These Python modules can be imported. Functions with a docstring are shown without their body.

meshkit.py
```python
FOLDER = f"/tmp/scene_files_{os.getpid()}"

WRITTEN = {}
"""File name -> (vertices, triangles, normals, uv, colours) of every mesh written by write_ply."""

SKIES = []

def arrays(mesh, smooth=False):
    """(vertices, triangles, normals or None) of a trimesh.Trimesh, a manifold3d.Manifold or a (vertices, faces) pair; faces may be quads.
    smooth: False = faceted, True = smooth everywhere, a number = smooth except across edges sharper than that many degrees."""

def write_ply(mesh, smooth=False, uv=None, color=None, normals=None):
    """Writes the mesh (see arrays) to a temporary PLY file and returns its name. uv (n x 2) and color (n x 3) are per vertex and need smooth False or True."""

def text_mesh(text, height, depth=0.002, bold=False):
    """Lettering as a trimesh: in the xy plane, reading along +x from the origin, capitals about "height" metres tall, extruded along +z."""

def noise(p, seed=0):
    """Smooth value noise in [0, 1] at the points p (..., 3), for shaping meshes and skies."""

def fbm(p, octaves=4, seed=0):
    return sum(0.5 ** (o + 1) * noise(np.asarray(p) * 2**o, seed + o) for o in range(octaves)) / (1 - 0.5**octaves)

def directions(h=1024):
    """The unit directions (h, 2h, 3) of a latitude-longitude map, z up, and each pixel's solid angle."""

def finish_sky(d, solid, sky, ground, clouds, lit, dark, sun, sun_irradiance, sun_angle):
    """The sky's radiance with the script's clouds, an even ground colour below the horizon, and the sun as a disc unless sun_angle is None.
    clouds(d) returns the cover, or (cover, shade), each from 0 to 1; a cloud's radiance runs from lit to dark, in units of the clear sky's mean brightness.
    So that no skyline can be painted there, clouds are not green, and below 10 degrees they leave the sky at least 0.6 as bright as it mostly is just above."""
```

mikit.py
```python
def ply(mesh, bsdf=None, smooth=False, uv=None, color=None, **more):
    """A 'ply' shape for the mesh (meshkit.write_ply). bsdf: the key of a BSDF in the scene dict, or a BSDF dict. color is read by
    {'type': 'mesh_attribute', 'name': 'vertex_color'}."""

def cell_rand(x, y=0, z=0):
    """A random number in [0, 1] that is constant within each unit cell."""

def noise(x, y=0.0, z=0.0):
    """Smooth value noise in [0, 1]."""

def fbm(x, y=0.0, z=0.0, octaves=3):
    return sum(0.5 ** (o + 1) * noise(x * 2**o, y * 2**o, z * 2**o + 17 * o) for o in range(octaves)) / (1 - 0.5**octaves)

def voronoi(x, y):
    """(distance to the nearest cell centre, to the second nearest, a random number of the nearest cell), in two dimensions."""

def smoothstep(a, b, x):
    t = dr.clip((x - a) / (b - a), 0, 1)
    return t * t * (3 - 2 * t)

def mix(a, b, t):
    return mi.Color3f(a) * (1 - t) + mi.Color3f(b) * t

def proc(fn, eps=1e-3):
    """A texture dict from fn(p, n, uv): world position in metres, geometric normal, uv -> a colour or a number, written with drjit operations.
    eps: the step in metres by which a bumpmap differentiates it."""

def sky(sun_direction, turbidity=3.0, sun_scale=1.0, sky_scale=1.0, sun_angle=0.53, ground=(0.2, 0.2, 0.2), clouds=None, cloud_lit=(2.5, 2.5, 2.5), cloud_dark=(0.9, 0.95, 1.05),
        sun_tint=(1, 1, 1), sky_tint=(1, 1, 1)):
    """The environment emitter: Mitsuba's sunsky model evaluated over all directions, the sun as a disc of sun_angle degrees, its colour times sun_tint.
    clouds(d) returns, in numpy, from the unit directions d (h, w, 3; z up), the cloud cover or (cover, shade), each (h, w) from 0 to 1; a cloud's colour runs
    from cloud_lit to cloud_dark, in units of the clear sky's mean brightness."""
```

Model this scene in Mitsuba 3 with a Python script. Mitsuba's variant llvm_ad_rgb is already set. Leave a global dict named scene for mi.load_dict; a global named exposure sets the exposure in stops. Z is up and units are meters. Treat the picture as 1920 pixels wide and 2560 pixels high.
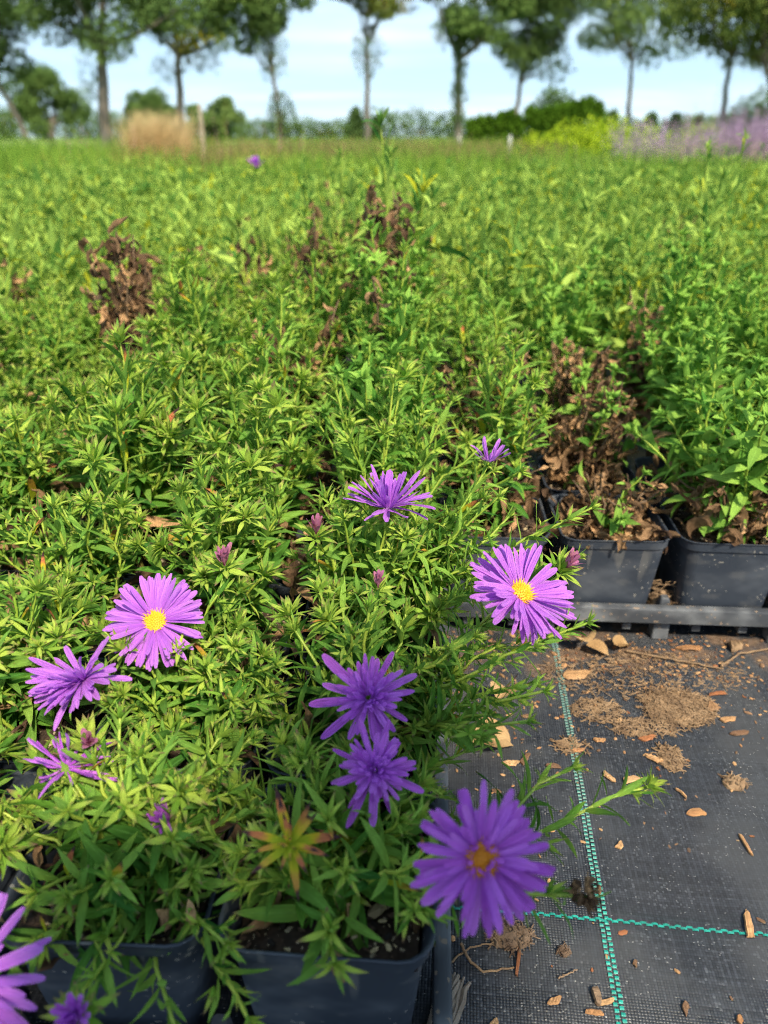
import math
import numpy as np
import trimesh
import manifold3d as m3
import mitsuba as mi
import drjit as dr
import mikit
import meshkit
from mikit import noise, fbm, cell_rand, smoothstep, mix

T = mi.ScalarTransform4f
scene, labels = {}, {}

# ---------------------------------------------------------------- camera, light, exposure
CAM = np.array([0.0, 0.0, 0.39])
PITCH = math.radians(26.0)
scene['camera'] = {
    'type': 'thinlens', 'fov': 67.4, 'fov_axis': 'y', 'aperture_radius': 0.0019, 'focus_distance': 0.44,
    'near_clip': 0.005, 'far_clip': 3000.0,
    'to_world': T().look_at(origin=CAM.tolist(), target=[0, math.cos(PITCH), 0.39 - math.sin(PITCH)], up=[0, 0, 1])}
exposure = 2.55
SUN = (0.29, -0.60, 0.74)


def clouds(d):
    el = np.clip(d[..., 2], 0, 1)
    s = 1.0 / (el + 0.16)
    p = np.stack([d[..., 0] * s * 0.9 + 0.35 * d[..., 1] * s, d[..., 1] * s * 1.6, np.zeros_like(s)], -1)
    n = meshkit.fbm(p * np.array([1.3, 3.4, 1]) + 5.3, octaves=5, seed=4)
    n2 = meshkit.fbm(p * 0.8 + 2.1, octaves=3, seed=9)
    c = np.clip((n * 0.75 + n2 * 0.45 - 0.50) / 0.30, 0, 1)
    return 0.35 + 0.6 * c, 0.45 * (1 - c)


scene['sky'] = mikit.sky(SUN, turbidity=3, sun_scale=0.86, sun_angle=4.0, sun_tint=(0.93, 1.0, 1.07), clouds=clouds, cloud_lit=(2.1, 2.55, 2.9), cloud_dark=(1.1, 1.85, 2.6), ground=(0.10, 0.12, 0.06))

# ---------------------------------------------------------------- helpers
def nrm(v):
    v = np.asarray(v, float)
    return v / (np.linalg.norm(v, axis=-1, keepdims=True) + 1e-12)


def numbered(key):
    if key not in USED:
        USED[key] = 0
        return key
    USED[key] += 1
    return '%s_%03d' % (key, USED[key])


USED = {}


def put(key, shape):
    k = numbered(key)
    scene[k] = shape
    return k


def tag(key, label=None, category=None, group=None, kind=None):
    d = labels.setdefault(key, {})
    for a, b in (('label', label), ('category', category), ('group', group), ('kind', kind)):
        if b:
            d[a] = b
    return key


class Soup:
    """Collects vertices, triangles and uv for ONE part of one thing."""
    def __init__(self):
        self.v, self.f, self.t, self.n = [], [], [], 0

    def add(self, v, f, uv=None):
        self.v.append(np.asarray(v, float)); self.f.append(np.asarray(f, int) + self.n)
        self.t.append(np.zeros((len(v), 2)) if uv is None else uv)
        self.n += len(v)

    def many(self, proto, ms):
        v, f, uv = proto
        ms = np.asarray(ms)
        if not len(ms):
            return
        vs = (np.einsum('kij,nj->kni', ms[:, :3, :3], v) + ms[:, None, :3, 3]).reshape(-1, 3)
        fs = (f[None] + (np.arange(len(ms)) * len(v))[:, None, None]).reshape(-1, 3)
        self.add(vs, fs, np.tile(uv, (len(ms), 1)))

    def ply(self, bsdf, smooth=True, **k):
        return mikit.ply((np.vstack(self.v), np.vstack(self.f)), bsdf, smooth=smooth, uv=np.vstack(self.t), **k)


def tube(pts, rad, sides=6, cap=True):
    p = np.asarray(pts, float); n = len(p)
    t = nrm(np.gradient(p, axis=0))
    ref = np.array([0.31, 0.22, 0.93]) if abs(t[:, 2]).mean() < 0.9 else np.array([1.0, 0.1, 0.0])
    a = nrm(np.cross(t, ref)); b = np.cross(t, a)
    ang = np.arange(sides) * 2 * np.pi / sides
    r = np.broadcast_to(rad, (n,))[:, None, None]
    v = (p[:, None] + r * (np.cos(ang)[None, :, None] * a[:, None] + np.sin(ang)[None, :, None] * b[:, None])).reshape(-1, 3)
    i, j = np.meshgrid(np.arange(n - 1), np.arange(sides), indexing='ij')
    q = np.stack([i * sides + j, i * sides + (j + 1) % sides, (i + 1) * sides + (j + 1) % sides, (i + 1) * sides + j], -1).reshape(-1, 4)
    f = np.vstack([q[:, [0, 1, 2]], q[:, [0, 2, 3]]])
    uv = np.stack([np.tile(np.arange(sides) / sides, n), np.repeat(np.linspace(0, 1, n), sides)], 1)
    if cap:
        v = np.vstack([v, p[-1] + t[-1] * r[-1, 0] * 0.8]); uv = np.vstack([uv, [[0.5, 1.0]]])
        k = (n - 1) * sides
        f = np.vstack([f, [[k + j, k + (j + 1) % sides, len(v) - 1] for j in range(sides)]])
    return v, f, uv


def mats(P, d, up, sx, sy, sz):
    """(k,4,4) matrices: local x -> d (length), y -> side, z -> surface normal that lies nearest to up."""
    d = nrm(d); s = nrm(np.cross(up, d)); n = np.cross(d, s)
    M = np.zeros((len(d), 4, 4)); M[:, 3, 3] = 1
    M[:, :3, 0] = d * np.reshape(sx, (-1, 1)); M[:, :3, 1] = s * np.reshape(sy, (-1, 1)); M[:, :3, 2] = n * np.reshape(sz, (-1, 1))
    M[:, :3, 3] = P
    return M


def rgb(*c):
    return {'type': 'rgb', 'value': list(c)}


# ---------------------------------------------------------------- materials
def leaf_parts(p, uv):
    i = dr.floor(uv.y); t = uv.y - i; a = dr.abs(uv.x - 0.5) * 2
    return i, t, a


def leaf_green_fn(p, n, uv):
    i, t, a = leaf_parts(p, uv)
    r = cell_rand(i, 3.0, 7.0)
    big = 0.5 * noise(p.x * 22 + 4, p.y * 22, p.z * 22) + 0.5 * noise(p.x * 8 + 1, p.y * 8, p.z * 8)
    c = mix((0.080, 0.215, 0.034), (0.315, 0.51, 0.085), dr.clip(0.7 * r + 0.75 * big - 0.25, 0, 1))
    c = mix(c, (0.36, 0.47, 0.05), 0.4 * smoothstep(0.55, 0.0, t) * cell_rand(i, 5.0, 1.0))
    c = c * (0.86 + 0.28 * noise(t * 9 + i * 3, a * 3, i))
    c = mix(c, c * 1.25 + 0.03, (1 - smoothstep(0.03, 0.13, a)) * 0.55)
    tip = smoothstep(0.86, 0.99, t) * smoothstep(0.45, 0.75, cell_rand(i, 1.0, 2.0))
    return mix(c, (0.24, 0.13, 0.12), tip * 0.8)


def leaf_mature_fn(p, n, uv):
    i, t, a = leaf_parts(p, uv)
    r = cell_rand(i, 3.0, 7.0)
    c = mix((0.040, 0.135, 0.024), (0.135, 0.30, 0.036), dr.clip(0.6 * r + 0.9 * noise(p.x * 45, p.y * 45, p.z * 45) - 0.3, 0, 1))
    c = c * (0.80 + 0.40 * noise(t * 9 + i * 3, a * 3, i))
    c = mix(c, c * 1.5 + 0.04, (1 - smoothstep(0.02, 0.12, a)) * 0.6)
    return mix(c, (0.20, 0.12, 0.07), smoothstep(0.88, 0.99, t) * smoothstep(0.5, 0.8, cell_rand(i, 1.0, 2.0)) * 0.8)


def leaf_tip_fn(p, n, uv):
    i, t, a = leaf_parts(p, uv)
    c = mix((0.17, 0.34, 0.040), (0.42, 0.54, 0.085), cell_rand(i, 3.0, 7.0))
    c = mix(c, c * 1.2, 1 - smoothstep(0.05, 0.2, a))
    return mix(c, (0.22, 0.09, 0.09), smoothstep(0.58, 0.96, t) * (0.15 + 0.75 * cell_rand(i, 8.0, 2.0)))


def leaf_big_fn(p, n, uv):
    i, t, a = leaf_parts(p, uv)
    r = cell_rand(i, 3.0, 7.0)
    big = 0.6 * noise(p.x * 9 + 4, p.y * 9, p.z * 9) + 0.4 * noise(p.x * 2.5, p.y * 2.5, 3.0)
    c = mix((0.055, 0.185, 0.034), (0.42, 0.57, 0.11), dr.clip(1.0 * r + 0.7 * big - 0.4, 0, 1))
    c = mix(c, (0.44, 0.46, 0.03), smoothstep(0.90, 0.97, cell_rand(i, 9.0, dr.floor(p.x * 14) + 7 * dr.floor(p.y * 14))))
    return mix(c, c * 1.25 + 0.03, (1 - smoothstep(0.03, 0.12, a)) * 0.5)


def leaf_broad_fn(p, n, uv):
    i, t, a = leaf_parts(p, uv)
    c = mix((0.090, 0.245, 0.036), (0.32, 0.53, 0.090), dr.clip(0.8 * cell_rand(i, 3.0, 7.0) + 0.6 * noise(p.x * 20, p.y * 20, p.z * 20) - 0.2, 0, 1))
    return mix(c, c * 1.3 + 0.03, (1 - smoothstep(0.02, 0.10, a)) * 0.6)


def leaf_yellow_fn(p, n, uv):
    i, t, a = leaf_parts(p, uv)
    w = noise(p.x * 300, p.y * 300, p.z * 300) * 0.25
    t = t + w - 0.12
    c = mix((0.40, 0.46, 0.03), (0.62, 0.44, 0.03), smoothstep(0.15, 0.5, t) * cell_rand(i, 2.0, 2.0))
    c = mix(c, (0.52, 0.16, 0.08), smoothstep(0.38, 0.62, t) * (0.4 + 0.6 * cell_rand(i, 4.0, 4.0)))
    return mix(c, (0.07, 0.035, 0.04), smoothstep(0.70, 0.86, t))


def leaf_brown_fn(p, n, uv):
    i, t, a = leaf_parts(p, uv)
    r = cell_rand(i, 3.0, 7.0)
    c = mix((0.065, 0.040, 0.028), (0.48, 0.29, 0.145), dr.clip(1.7 * r * noise(p.x * 45, p.y * 45, p.z * 45 + 3), 0, 1))
    return c * (0.7 + 0.6 * noise(t * 14 + i, a * 5, i))


def petal_fn(p, n, uv):
    i, t, a = leaf_parts(p, uv)
    r = cell_rand(i, 3.0, 7.0)
    c = mix((0.42, 0.105, 0.58), (0.60, 0.23, 0.76), r * 0.5 + 0.5 * t)
    c = c * (0.70 + 0.60 * noise(uv.x * 11, t * 1.5 + i, i))
    c = mix(c, (0.66, 0.36, 0.80), smoothstep(0.7, 1.0, a) * 0.35)
    return mix(c, (0.55, 0.38, 0.62), smoothstep(0.13, 0.02, t) * 0.6)


def petal_deep_fn(p, n, uv):
    i, t, a = leaf_parts(p, uv)
    c = mix((0.46, 0.105, 0.60), (0.60, 0.20, 0.76), cell_rand(i, 3.0, 7.0))
    c = c * (0.70 + 0.60 * noise(uv.x * 11, t * 1.5 + i, i))
    return mix(c, (0.64, 0.32, 0.80), smoothstep(0.7, 1.0, a) * 0.35)


def thin(fn, trans, rough=0.5, spec=1.0):
    return {'type': 'principledthin', 'base_color': mikit.proc(fn), 'roughness': rough, 'diff_trans': trans, 'eta': 1.5}


scene['leaf_green'] = thin(leaf_green_fn, 0.62, 0.36)
scene['leaf_mature'] = thin(leaf_mature_fn, 0.5, 0.34)
scene['leaf_tip'] = thin(leaf_tip_fn, 0.6, 0.45)
scene['leaf_big'] = thin(leaf_big_fn, 0.62, 0.34)
scene['leaf_broad'] = thin(leaf_broad_fn, 0.65, 0.36)
scene['leaf_yellow'] = thin(leaf_yellow_fn, 0.6, 0.5)
scene['leaf_brown'] = thin(leaf_brown_fn, 0.35, 0.7)
scene['petal'] = thin(petal_fn, 0.85, 0.6)
scene['petal_bud'] = thin(lambda p, n, uv: mix((0.36, 0.16, 0.17), (0.50, 0.16, 0.36), noise(p.x * 400, p.y * 400, p.z * 400)), 0.4, 0.6)
scene['petal_deep'] = thin(petal_deep_fn, 0.8, 0.6)


def two(b):
    return {'type': 'twosided', 'bsdf': b}


def princ(fn, rough, bump=None, scale=0.001, eps=1e-3, **k):
    b = {'type': 'principled', 'base_color': mikit.proc(fn) if callable(fn) else rgb(*fn), 'roughness': mikit.proc(rough) if callable(rough) else rough, **k}
    if bump:
        b = {'type': 'bumpmap', 'arbitrary': mikit.proc(bump, eps), 'scale': scale, 'bsdf': b}
    return two(b)


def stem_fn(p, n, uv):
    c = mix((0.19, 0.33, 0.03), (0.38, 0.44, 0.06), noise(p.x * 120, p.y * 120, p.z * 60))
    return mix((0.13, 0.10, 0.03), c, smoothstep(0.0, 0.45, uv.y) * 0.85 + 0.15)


def stem_brown_fn(p, n, uv):
    return mix((0.09, 0.055, 0.035), (0.30, 0.20, 0.12), noise(p.x * 150, p.y * 150, p.z * 60))


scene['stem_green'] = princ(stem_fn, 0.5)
scene['stem_brown'] = princ(stem_brown_fn, 0.8)


def disc_fn(p, n, uv):
    return mix((0.80, 0.36, 0.015), (0.92, 0.62, 0.04), uv.y)


scene['disc_yellow'] = princ(disc_fn, 0.6)
scene['disc_orange'] = princ((0.62, 0.26, 0.012), 0.6)


def pot_fn(p, n, uv):
    dust = smoothstep(0.50, 0.80, fbm(p.x * 26, p.y * 26, p.z * 34, 4))
    spk = smoothstep(0.80, 0.86, noise(p.x * 420, p.y * 420, p.z * 420)) * smoothstep(0.45, 0.7, noise(p.x * 60, p.y * 60, p.z * 60))
    drip = smoothstep(0.72, 0.8, noise(p.x * 160, p.y * 160, p.z * 9)) * smoothstep(0.5, 0.7, noise(p.x * 25, p.y * 25, p.z * 25))
    c = mix((0.029, 0.037, 0.052), (0.085, 0.096, 0.115), dust * 0.8)
    return mix(c, (0.22, 0.21, 0.19), dr.clip(0.8 * spk + 0.30 * drip + 0.14 * smoothstep(0.55, 0.75, fbm(p.x * 55 + 4, p.y * 55, p.z * 90, 4)), 0, 1))


def pot_rough(p, n, uv):
    return 0.36 + 0.28 * fbm(p.x * 40, p.y * 40, p.z * 40, 3)


scene['pot_plastic'] = princ(pot_fn, pot_rough, lambda p, n, uv: fbm(p.x * 300, p.y * 300, p.z * 300, 2), 0.00012, 3e-4, specular=0.5)


def tray_fn(p, n, uv):
    dust = smoothstep(0.42, 0.75, fbm(p.x * 40, p.y * 40, p.z * 40, 4))
    spk = smoothstep(0.80, 0.87, noise(p.x * 330, p.y * 330, p.z * 330))
    return mix(mix((0.050, 0.055, 0.064), (0.15, 0.158, 0.168), dust), (0.28, 0.20, 0.13), spk * 0.7)


scene['tray_plastic'] = princ(tray_fn, pot_rough, specular=0.5)


def soil_fn(p, n, uv):
    c = mix((0.014, 0.009, 0.006), (0.07, 0.042, 0.024), fbm(p.x * 300, p.y * 300, p.z * 300, 3))
    return mix(c, (0.42, 0.34, 0.22), smoothstep(0.76, 0.83, noise(p.x * 560, p.y * 560, p.z * 560)))


scene['potting_mix'] = princ(soil_fn, 0.95, lambda p, n, uv: fbm(p.x * 400, p.y * 400, p.z * 400, 3), 0.002, 4e-4)


def weave(uv):
    X = uv.x / 0.00165; Y = uv.y / 0.00150
    ix, iy = dr.floor(X), dr.floor(Y)
    fx, fy = X - ix - 0.5, Y - iy - 0.5
    par = ix + iy
    odd = (par - 2 * dr.floor(par * 0.5)) > 0.5
    warp = (1 - 3.2 * fx * fx) * (1.0 - 2.0 * fy * fy)
    weft = (1 - 3.2 * fy * fy) * (1.0 - 2.0 * fx * fx)
    return dr.select(odd, warp, weft * 0.72) + 0.35 * cell_rand(ix, iy, 2.0), ix, iy, odd


def fabric_fn(p, n, uv):
    h, ix, iy, odd = weave(uv)
    c = mix((0.006, 0.008, 0.012), (0.040, 0.045, 0.056), dr.clip(0.60 * h + 0.35 * cell_rand(iy, 3.0, ix) - 0.05, 0, 1))
    c = c * (0.55 + 0.55 * cell_rand(ix, 11.0, 3.0) + 0.45 * cell_rand(iy, 5.0, 8.0))
    gl = smoothstep(0.80, 0.95, cell_rand(ix, iy, 9.0)) * smoothstep(0.3, 0.7, noise(p.x * 60 + 2, p.y * 60))
    c = mix(c, (0.13, 0.14, 0.155), gl * 0.6 * smoothstep(0.3, 0.9, h))
    dust = smoothstep(0.35, 0.75, fbm(p.x * 23 + 3, p.y * 23, 0.0, 4))
    c = mix(c, (0.075, 0.077, 0.080), dust * 0.5)
    dirt = smoothstep(0.60, 0.36, fbm(p.x * 38 + 9, p.y * 55, 2.0, 5) + 1.1 * smoothstep(0.52, 0.40, p.y)) 
    c = mix(c, mix((0.10, 0.062, 0.040), (0.22, 0.14, 0.085), noise(p.x * 420, p.y * 420)), dirt * 0.8)
    spk = smoothstep(0.984, 0.996, cell_rand(dr.floor(uv.x / 0.0008), dr.floor(uv.y / 0.0006), 5.0)) * smoothstep(0.35, 0.6, noise(p.x * 45, p.y * 45))
    return mix(c, (0.42, 0.40, 0.36), spk * 0.6)


scene['woven_plastic'] = princ(fabric_fn, 0.36, lambda p, n, uv: weave(uv)[0], 0.00060, 1.2e-4, specular=0.5)


def ground_fn(p, n, uv):
    c = mix((0.05, 0.10, 0.02), (0.11, 0.16, 0.035), fbm(p.x * 0.8, p.y * 0.8, 0.0, 4))
    return mix(c, (0.22, 0.17, 0.08), 0.5 * smoothstep(0.45, 0.7, fbm(p.x * 0.25 + 7, p.y * 0.25, 1.0, 3)))


scene['meadow'] = princ(ground_fn, 0.95)
scene['teal_tape'] = princ(lambda p, n, uv: mix(mix((0.010, 0.21, 0.165), (0.025, 0.38, 0.30), noise(p.x * 500, p.y * 500)), (0.06, 0.12, 0.10), 0.75 * smoothstep(0.26, 0.45, p.y + 0.05 * noise(p.x * 200, p.y * 200))), 0.42)


def wood_fn(p, n, uv):
    i = dr.floor(uv.y); t = uv.y - i
    r = cell_rand(i, 3.0, 4.0)
    c = mix((0.36, 0.17, 0.065), (0.55, 0.33, 0.155), r)
    c = mix(c, (0.13, 0.070, 0.040), smoothstep(0.60, 0.72, cell_rand(i, 2.0, 9.0)) * 0.85)
    c = mix(c, (0.30, 0.10, 0.035), smoothstep(0.70, 0.80, cell_rand(i, 6.0, 1.0)) * 0.8)
    g = noise(uv.x * 14 + i * 5, t * 2.2, i)
    return c * (0.62 + 0.6 * g)


def bark_fn(p, n, uv):
    return mix((0.10, 0.075, 0.055), (0.38, 0.30, 0.23), fbm(p.x * 220, p.y * 90, p.z * 220, 3))


def fibre_fn(p, n, uv):
    return mix((0.13, 0.078, 0.043), (0.36, 0.235, 0.13), noise(p.x * 160, p.y * 160, p.z * 160))


scene['dry_wood'] = princ(lambda p, n, uv: mix((0.24, 0.20, 0.14), (0.40, 0.34, 0.25), fbm(p.x * 60, p.y * 60, p.z * 6, 3)), 0.9)
scene['wood'] = princ(wood_fn, 0.75)
scene['bark_grey'] = princ(bark_fn, 0.85)
scene['fibre'] = princ(fibre_fn, 0.9)
scene['dry_leaf_tan'] = thin(lambda p, n, uv: mix((0.34, 0.20, 0.09), (0.54, 0.36, 0.18), noise(p.x * 110, p.y * 110, p.z * 110)), 0.3, 0.6)


def trunk_fn(p, n, uv):
    c = mix((0.075, 0.065, 0.052), (0.23, 0.20, 0.16), fbm(p.x * 9, p.y * 9, p.z * 2.5, 4))
    return mix(c, (0.06, 0.08, 0.035), 0.5 * smoothstep(0.5, 0.7, noise(p.x * 2, p.y * 2, p.z * 1.3)))


scene['trunk_bark'] = princ(trunk_fn, 0.9)


def crown_fn(lo, hi, yel, amount):
    def fn(p, n, uv):
        i = dr.floor(uv.y)
        c = mix(lo, hi, dr.clip(0.6 * cell_rand(i, 3.0, 1.0) + 0.7 * noise(p.x * 1.7, p.y * 1.7, p.z * 1.7) - 0.15, 0, 1))
        return mix(c, yel, smoothstep(1 - amount, 1.12 - amount, noise(p.x * 0.9 + 5, p.y * 0.9, p.z * 0.9 + 3)))
    return fn


def crown_mat(name, lo, hi, yel=(0.3, 0.27, 0.03), amount=0.2, trans=0.5):
    scene[name] = thin(crown_fn(lo, hi, yel, amount), trans, 0.5)


crown_mat('crown_dark', (0.050, 0.095, 0.032), (0.135, 0.215, 0.060), (0.16, 0.19, 0.03), 0.15)
crown_mat('crown_mid', (0.065, 0.125, 0.036), (0.17, 0.26, 0.065), (0.24, 0.23, 0.03), 0.22)
crown_mat('crown_pale', (0.095, 0.17, 0.050), (0.23, 0.32, 0.09), (0.32, 0.28, 0.04), 0.28)
crown_mat('crown_yellow', (0.080, 0.130, 0.035), (0.22, 0.27, 0.06), (0.34, 0.29, 0.03), 0.34)
crown_mat('hedge_green', (0.05, 0.12, 0.012), (0.13, 0.24, 0.02), (0.2, 0.26, 0.02), 0.2)
crown_mat('lime_leaf', (0.28, 0.42, 0.02), (0.50, 0.60, 0.04), (0.5, 0.5, 0.03), 0.2)
crown_mat('tan_grass', (0.50, 0.35, 0.15), (0.78, 0.60, 0.32), (0.60, 0.48, 0.22), 0.2)
crown_mat('seed_brown', (0.19, 0.17, 0.06), (0.34, 0.26, 0.12), (0.22, 0.28, 0.06), 0.5)
crown_mat('mauve_flower', (0.42, 0.28, 0.42), (0.62, 0.46, 0.60), (0.52, 0.40, 0.28), 0.42)
crown_mat('pink_flower', (0.55, 0.22, 0.28), (0.75, 0.45, 0.48), (0.6, 0.3, 0.4), 0.2)
crown_mat('grass_blade', (0.10, 0.23, 0.03), (0.24, 0.36, 0.05), (0.34, 0.34, 0.07), 0.25)
crown_mat('straw', (0.38, 0.30, 0.12), (0.52, 0.44, 0.2), (0.3, 0.3, 0.08), 0.3)

# ---------------------------------------------------------------- ground and woven ground cover
v = np.array([[-900, -300, -0.012], [900, -300, -0.012], [900, 1500, -0.012], [-900, 1500, -0.012]], float)
scene['ground'] = mikit.ply((v, np.array([[0, 1, 2, 3]])), 'meadow')
tag('ground', 'low green meadow ground reaching to the tree row', kind='structure')

PSI = math.radians(-3.5)
E1 = np.array([math.cos(PSI), math.sin(PSI), 0.0]); E2 = np.array([-math.sin(PSI), math.cos(PSI), 0.0])
LINE_A = math.radians(-5.5)                      # direction of the printed guide lines
F1 = np.array([math.cos(LINE_A), math.sin(LINE_A), 0.0]); F2 = np.array([-math.sin(LINE_A), math.cos(LINE_A), 0.0])
CROSS = np.array([0.1215, 0.283, 0.0])           # where the two teal lines cross


def fab_z(x, y):
    p = np.stack([x, y, np.zeros_like(x)], -1)
    return 0.0035 * (meshkit.fbm(p * 11.0, 3, 2) - 0.5) + 0.0006 * (meshkit.fbm(p * 55.0, 2, 3) - 0.5)


def grid(xs, ys):
    X, Y = np.meshgrid(xs, ys)
    a = np.arange(len(xs) * len(ys)).reshape(len(ys), len(xs))
    q = np.stack([a[:-1, :-1], a[:-1, 1:], a[1:, 1:], a[1:, :-1]], -1).reshape(-1, 4)
    return X.ravel(), Y.ravel(), np.vstack([q[:, [0, 1, 2]], q[:, [0, 2, 3]]])


xs = np.concatenate([np.linspace(-2.6, -0.1, 40), np.linspace(-0.09, 0.5, 110), np.linspace(0.53, 2.6, 34)])
ys = np.concatenate([np.linspace(-1.5, 0.1, 18), np.linspace(0.11, 0.75, 120), np.linspace(0.8, 4.2, 30)])
X, Y, Fc = grid(xs, ys)
V = np.stack([X, Y, fab_z(X, Y)], -1)
scene['ground_fabric'] = mikit.ply((V, Fc), 'woven_plastic', smooth=True, uv=np.stack([V @ F1, V @ F2], 1))
tag('ground_fabric', 'black woven weed fabric on the aisle with teal guide lines', kind='structure')


def box_arrays(lx, ly, lz, c):
    b = trimesh.creation.box((lx, ly, lz)); return np.array(b.vertices) + c, np.array(b.faces)


def stitch(key, c, along, l, w):
    """one plaited stitch of coloured tape: an arched strip."""
    side = np.array([-along[1], along[0], 0])
    v, f = [], []
    for s, h in ((-0.5, 0.0002), (-0.25, 0.0007), (0.25, 0.0007), (0.5, 0.0002)):
        for t in (-0.5, 0.5):
            q = c + along * l * s + side * w * t
            v.append([q[0], q[1], float(fab_z(np.array([q[0]]), np.array([q[1]]))[0]) + h])
    for k in range(3):
        f.append([2 * k, 2 * k + 1, 2 * k + 3, 2 * k + 2])
    put(key, mikit.ply((np.array(v), np.array(f)[:, ::-1]), 'teal_tape', smooth=False))


rng = np.random.default_rng(11)
for k in range(-75, 92):
    for cx in (0, 1):
        if k * 0.0031 < -0.13 and cx:
            continue
        c = CROSS + F2 * (k * 0.0031 + 0.00155 * cx) + F1 * ((cx - 0.5) * 0.0030 + rng.normal(0, 0.0001))
        stitch('ground_fabric__long_guide_line__stitch', c, F2, 0.0020, 0.0021)
for k in range(-33, 82):
    c = CROSS + F1 * (k * 0.0031) + F2 * ((k % 2 - 0.5) * 0.0011)
    stitch('ground_fabric__cross_guide_line__stitch', c, F1, 0.0035, 0.0015)
tag('ground_fabric__long_guide_line', 'teal double row of stitches running away along the aisle')
tag('ground_fabric__cross_guide_line', 'teal zigzag row of stitches running across the aisle')

# ---------------------------------------------------------------- pots and carrying trays
def rsq(half, r, n=5):
    """rounded square outline, counter-clockwise."""
    pts = []
    for k, (sx, sy) in enumerate(((1, 1), (-1, 1), (-1, -1), (1, -1))):
        for a in np.linspace(0, math.pi / 2, n):
            b = a + k * math.pi / 2
            pts.append([sx * (half - r) + r * math.cos(b), sy * (half - r) + r * math.sin(b)])
    return np.array(pts)


def rings(levels):
    """levels: (half, corner radius, z); a skin through all of them."""
    v, n = [], 20
    for h, r, z in levels:
        q = rsq(h, r); v.append(np.column_stack([q, np.full(n, z)]))
    f = []
    for k in range(len(levels) - 1):
        for j in range(n):
            f.append([k * n + j, k * n + (j + 1) % n, (k + 1) * n + (j + 1) % n, (k + 1) * n + j])
    return np.vstack(v), np.array(f)


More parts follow.
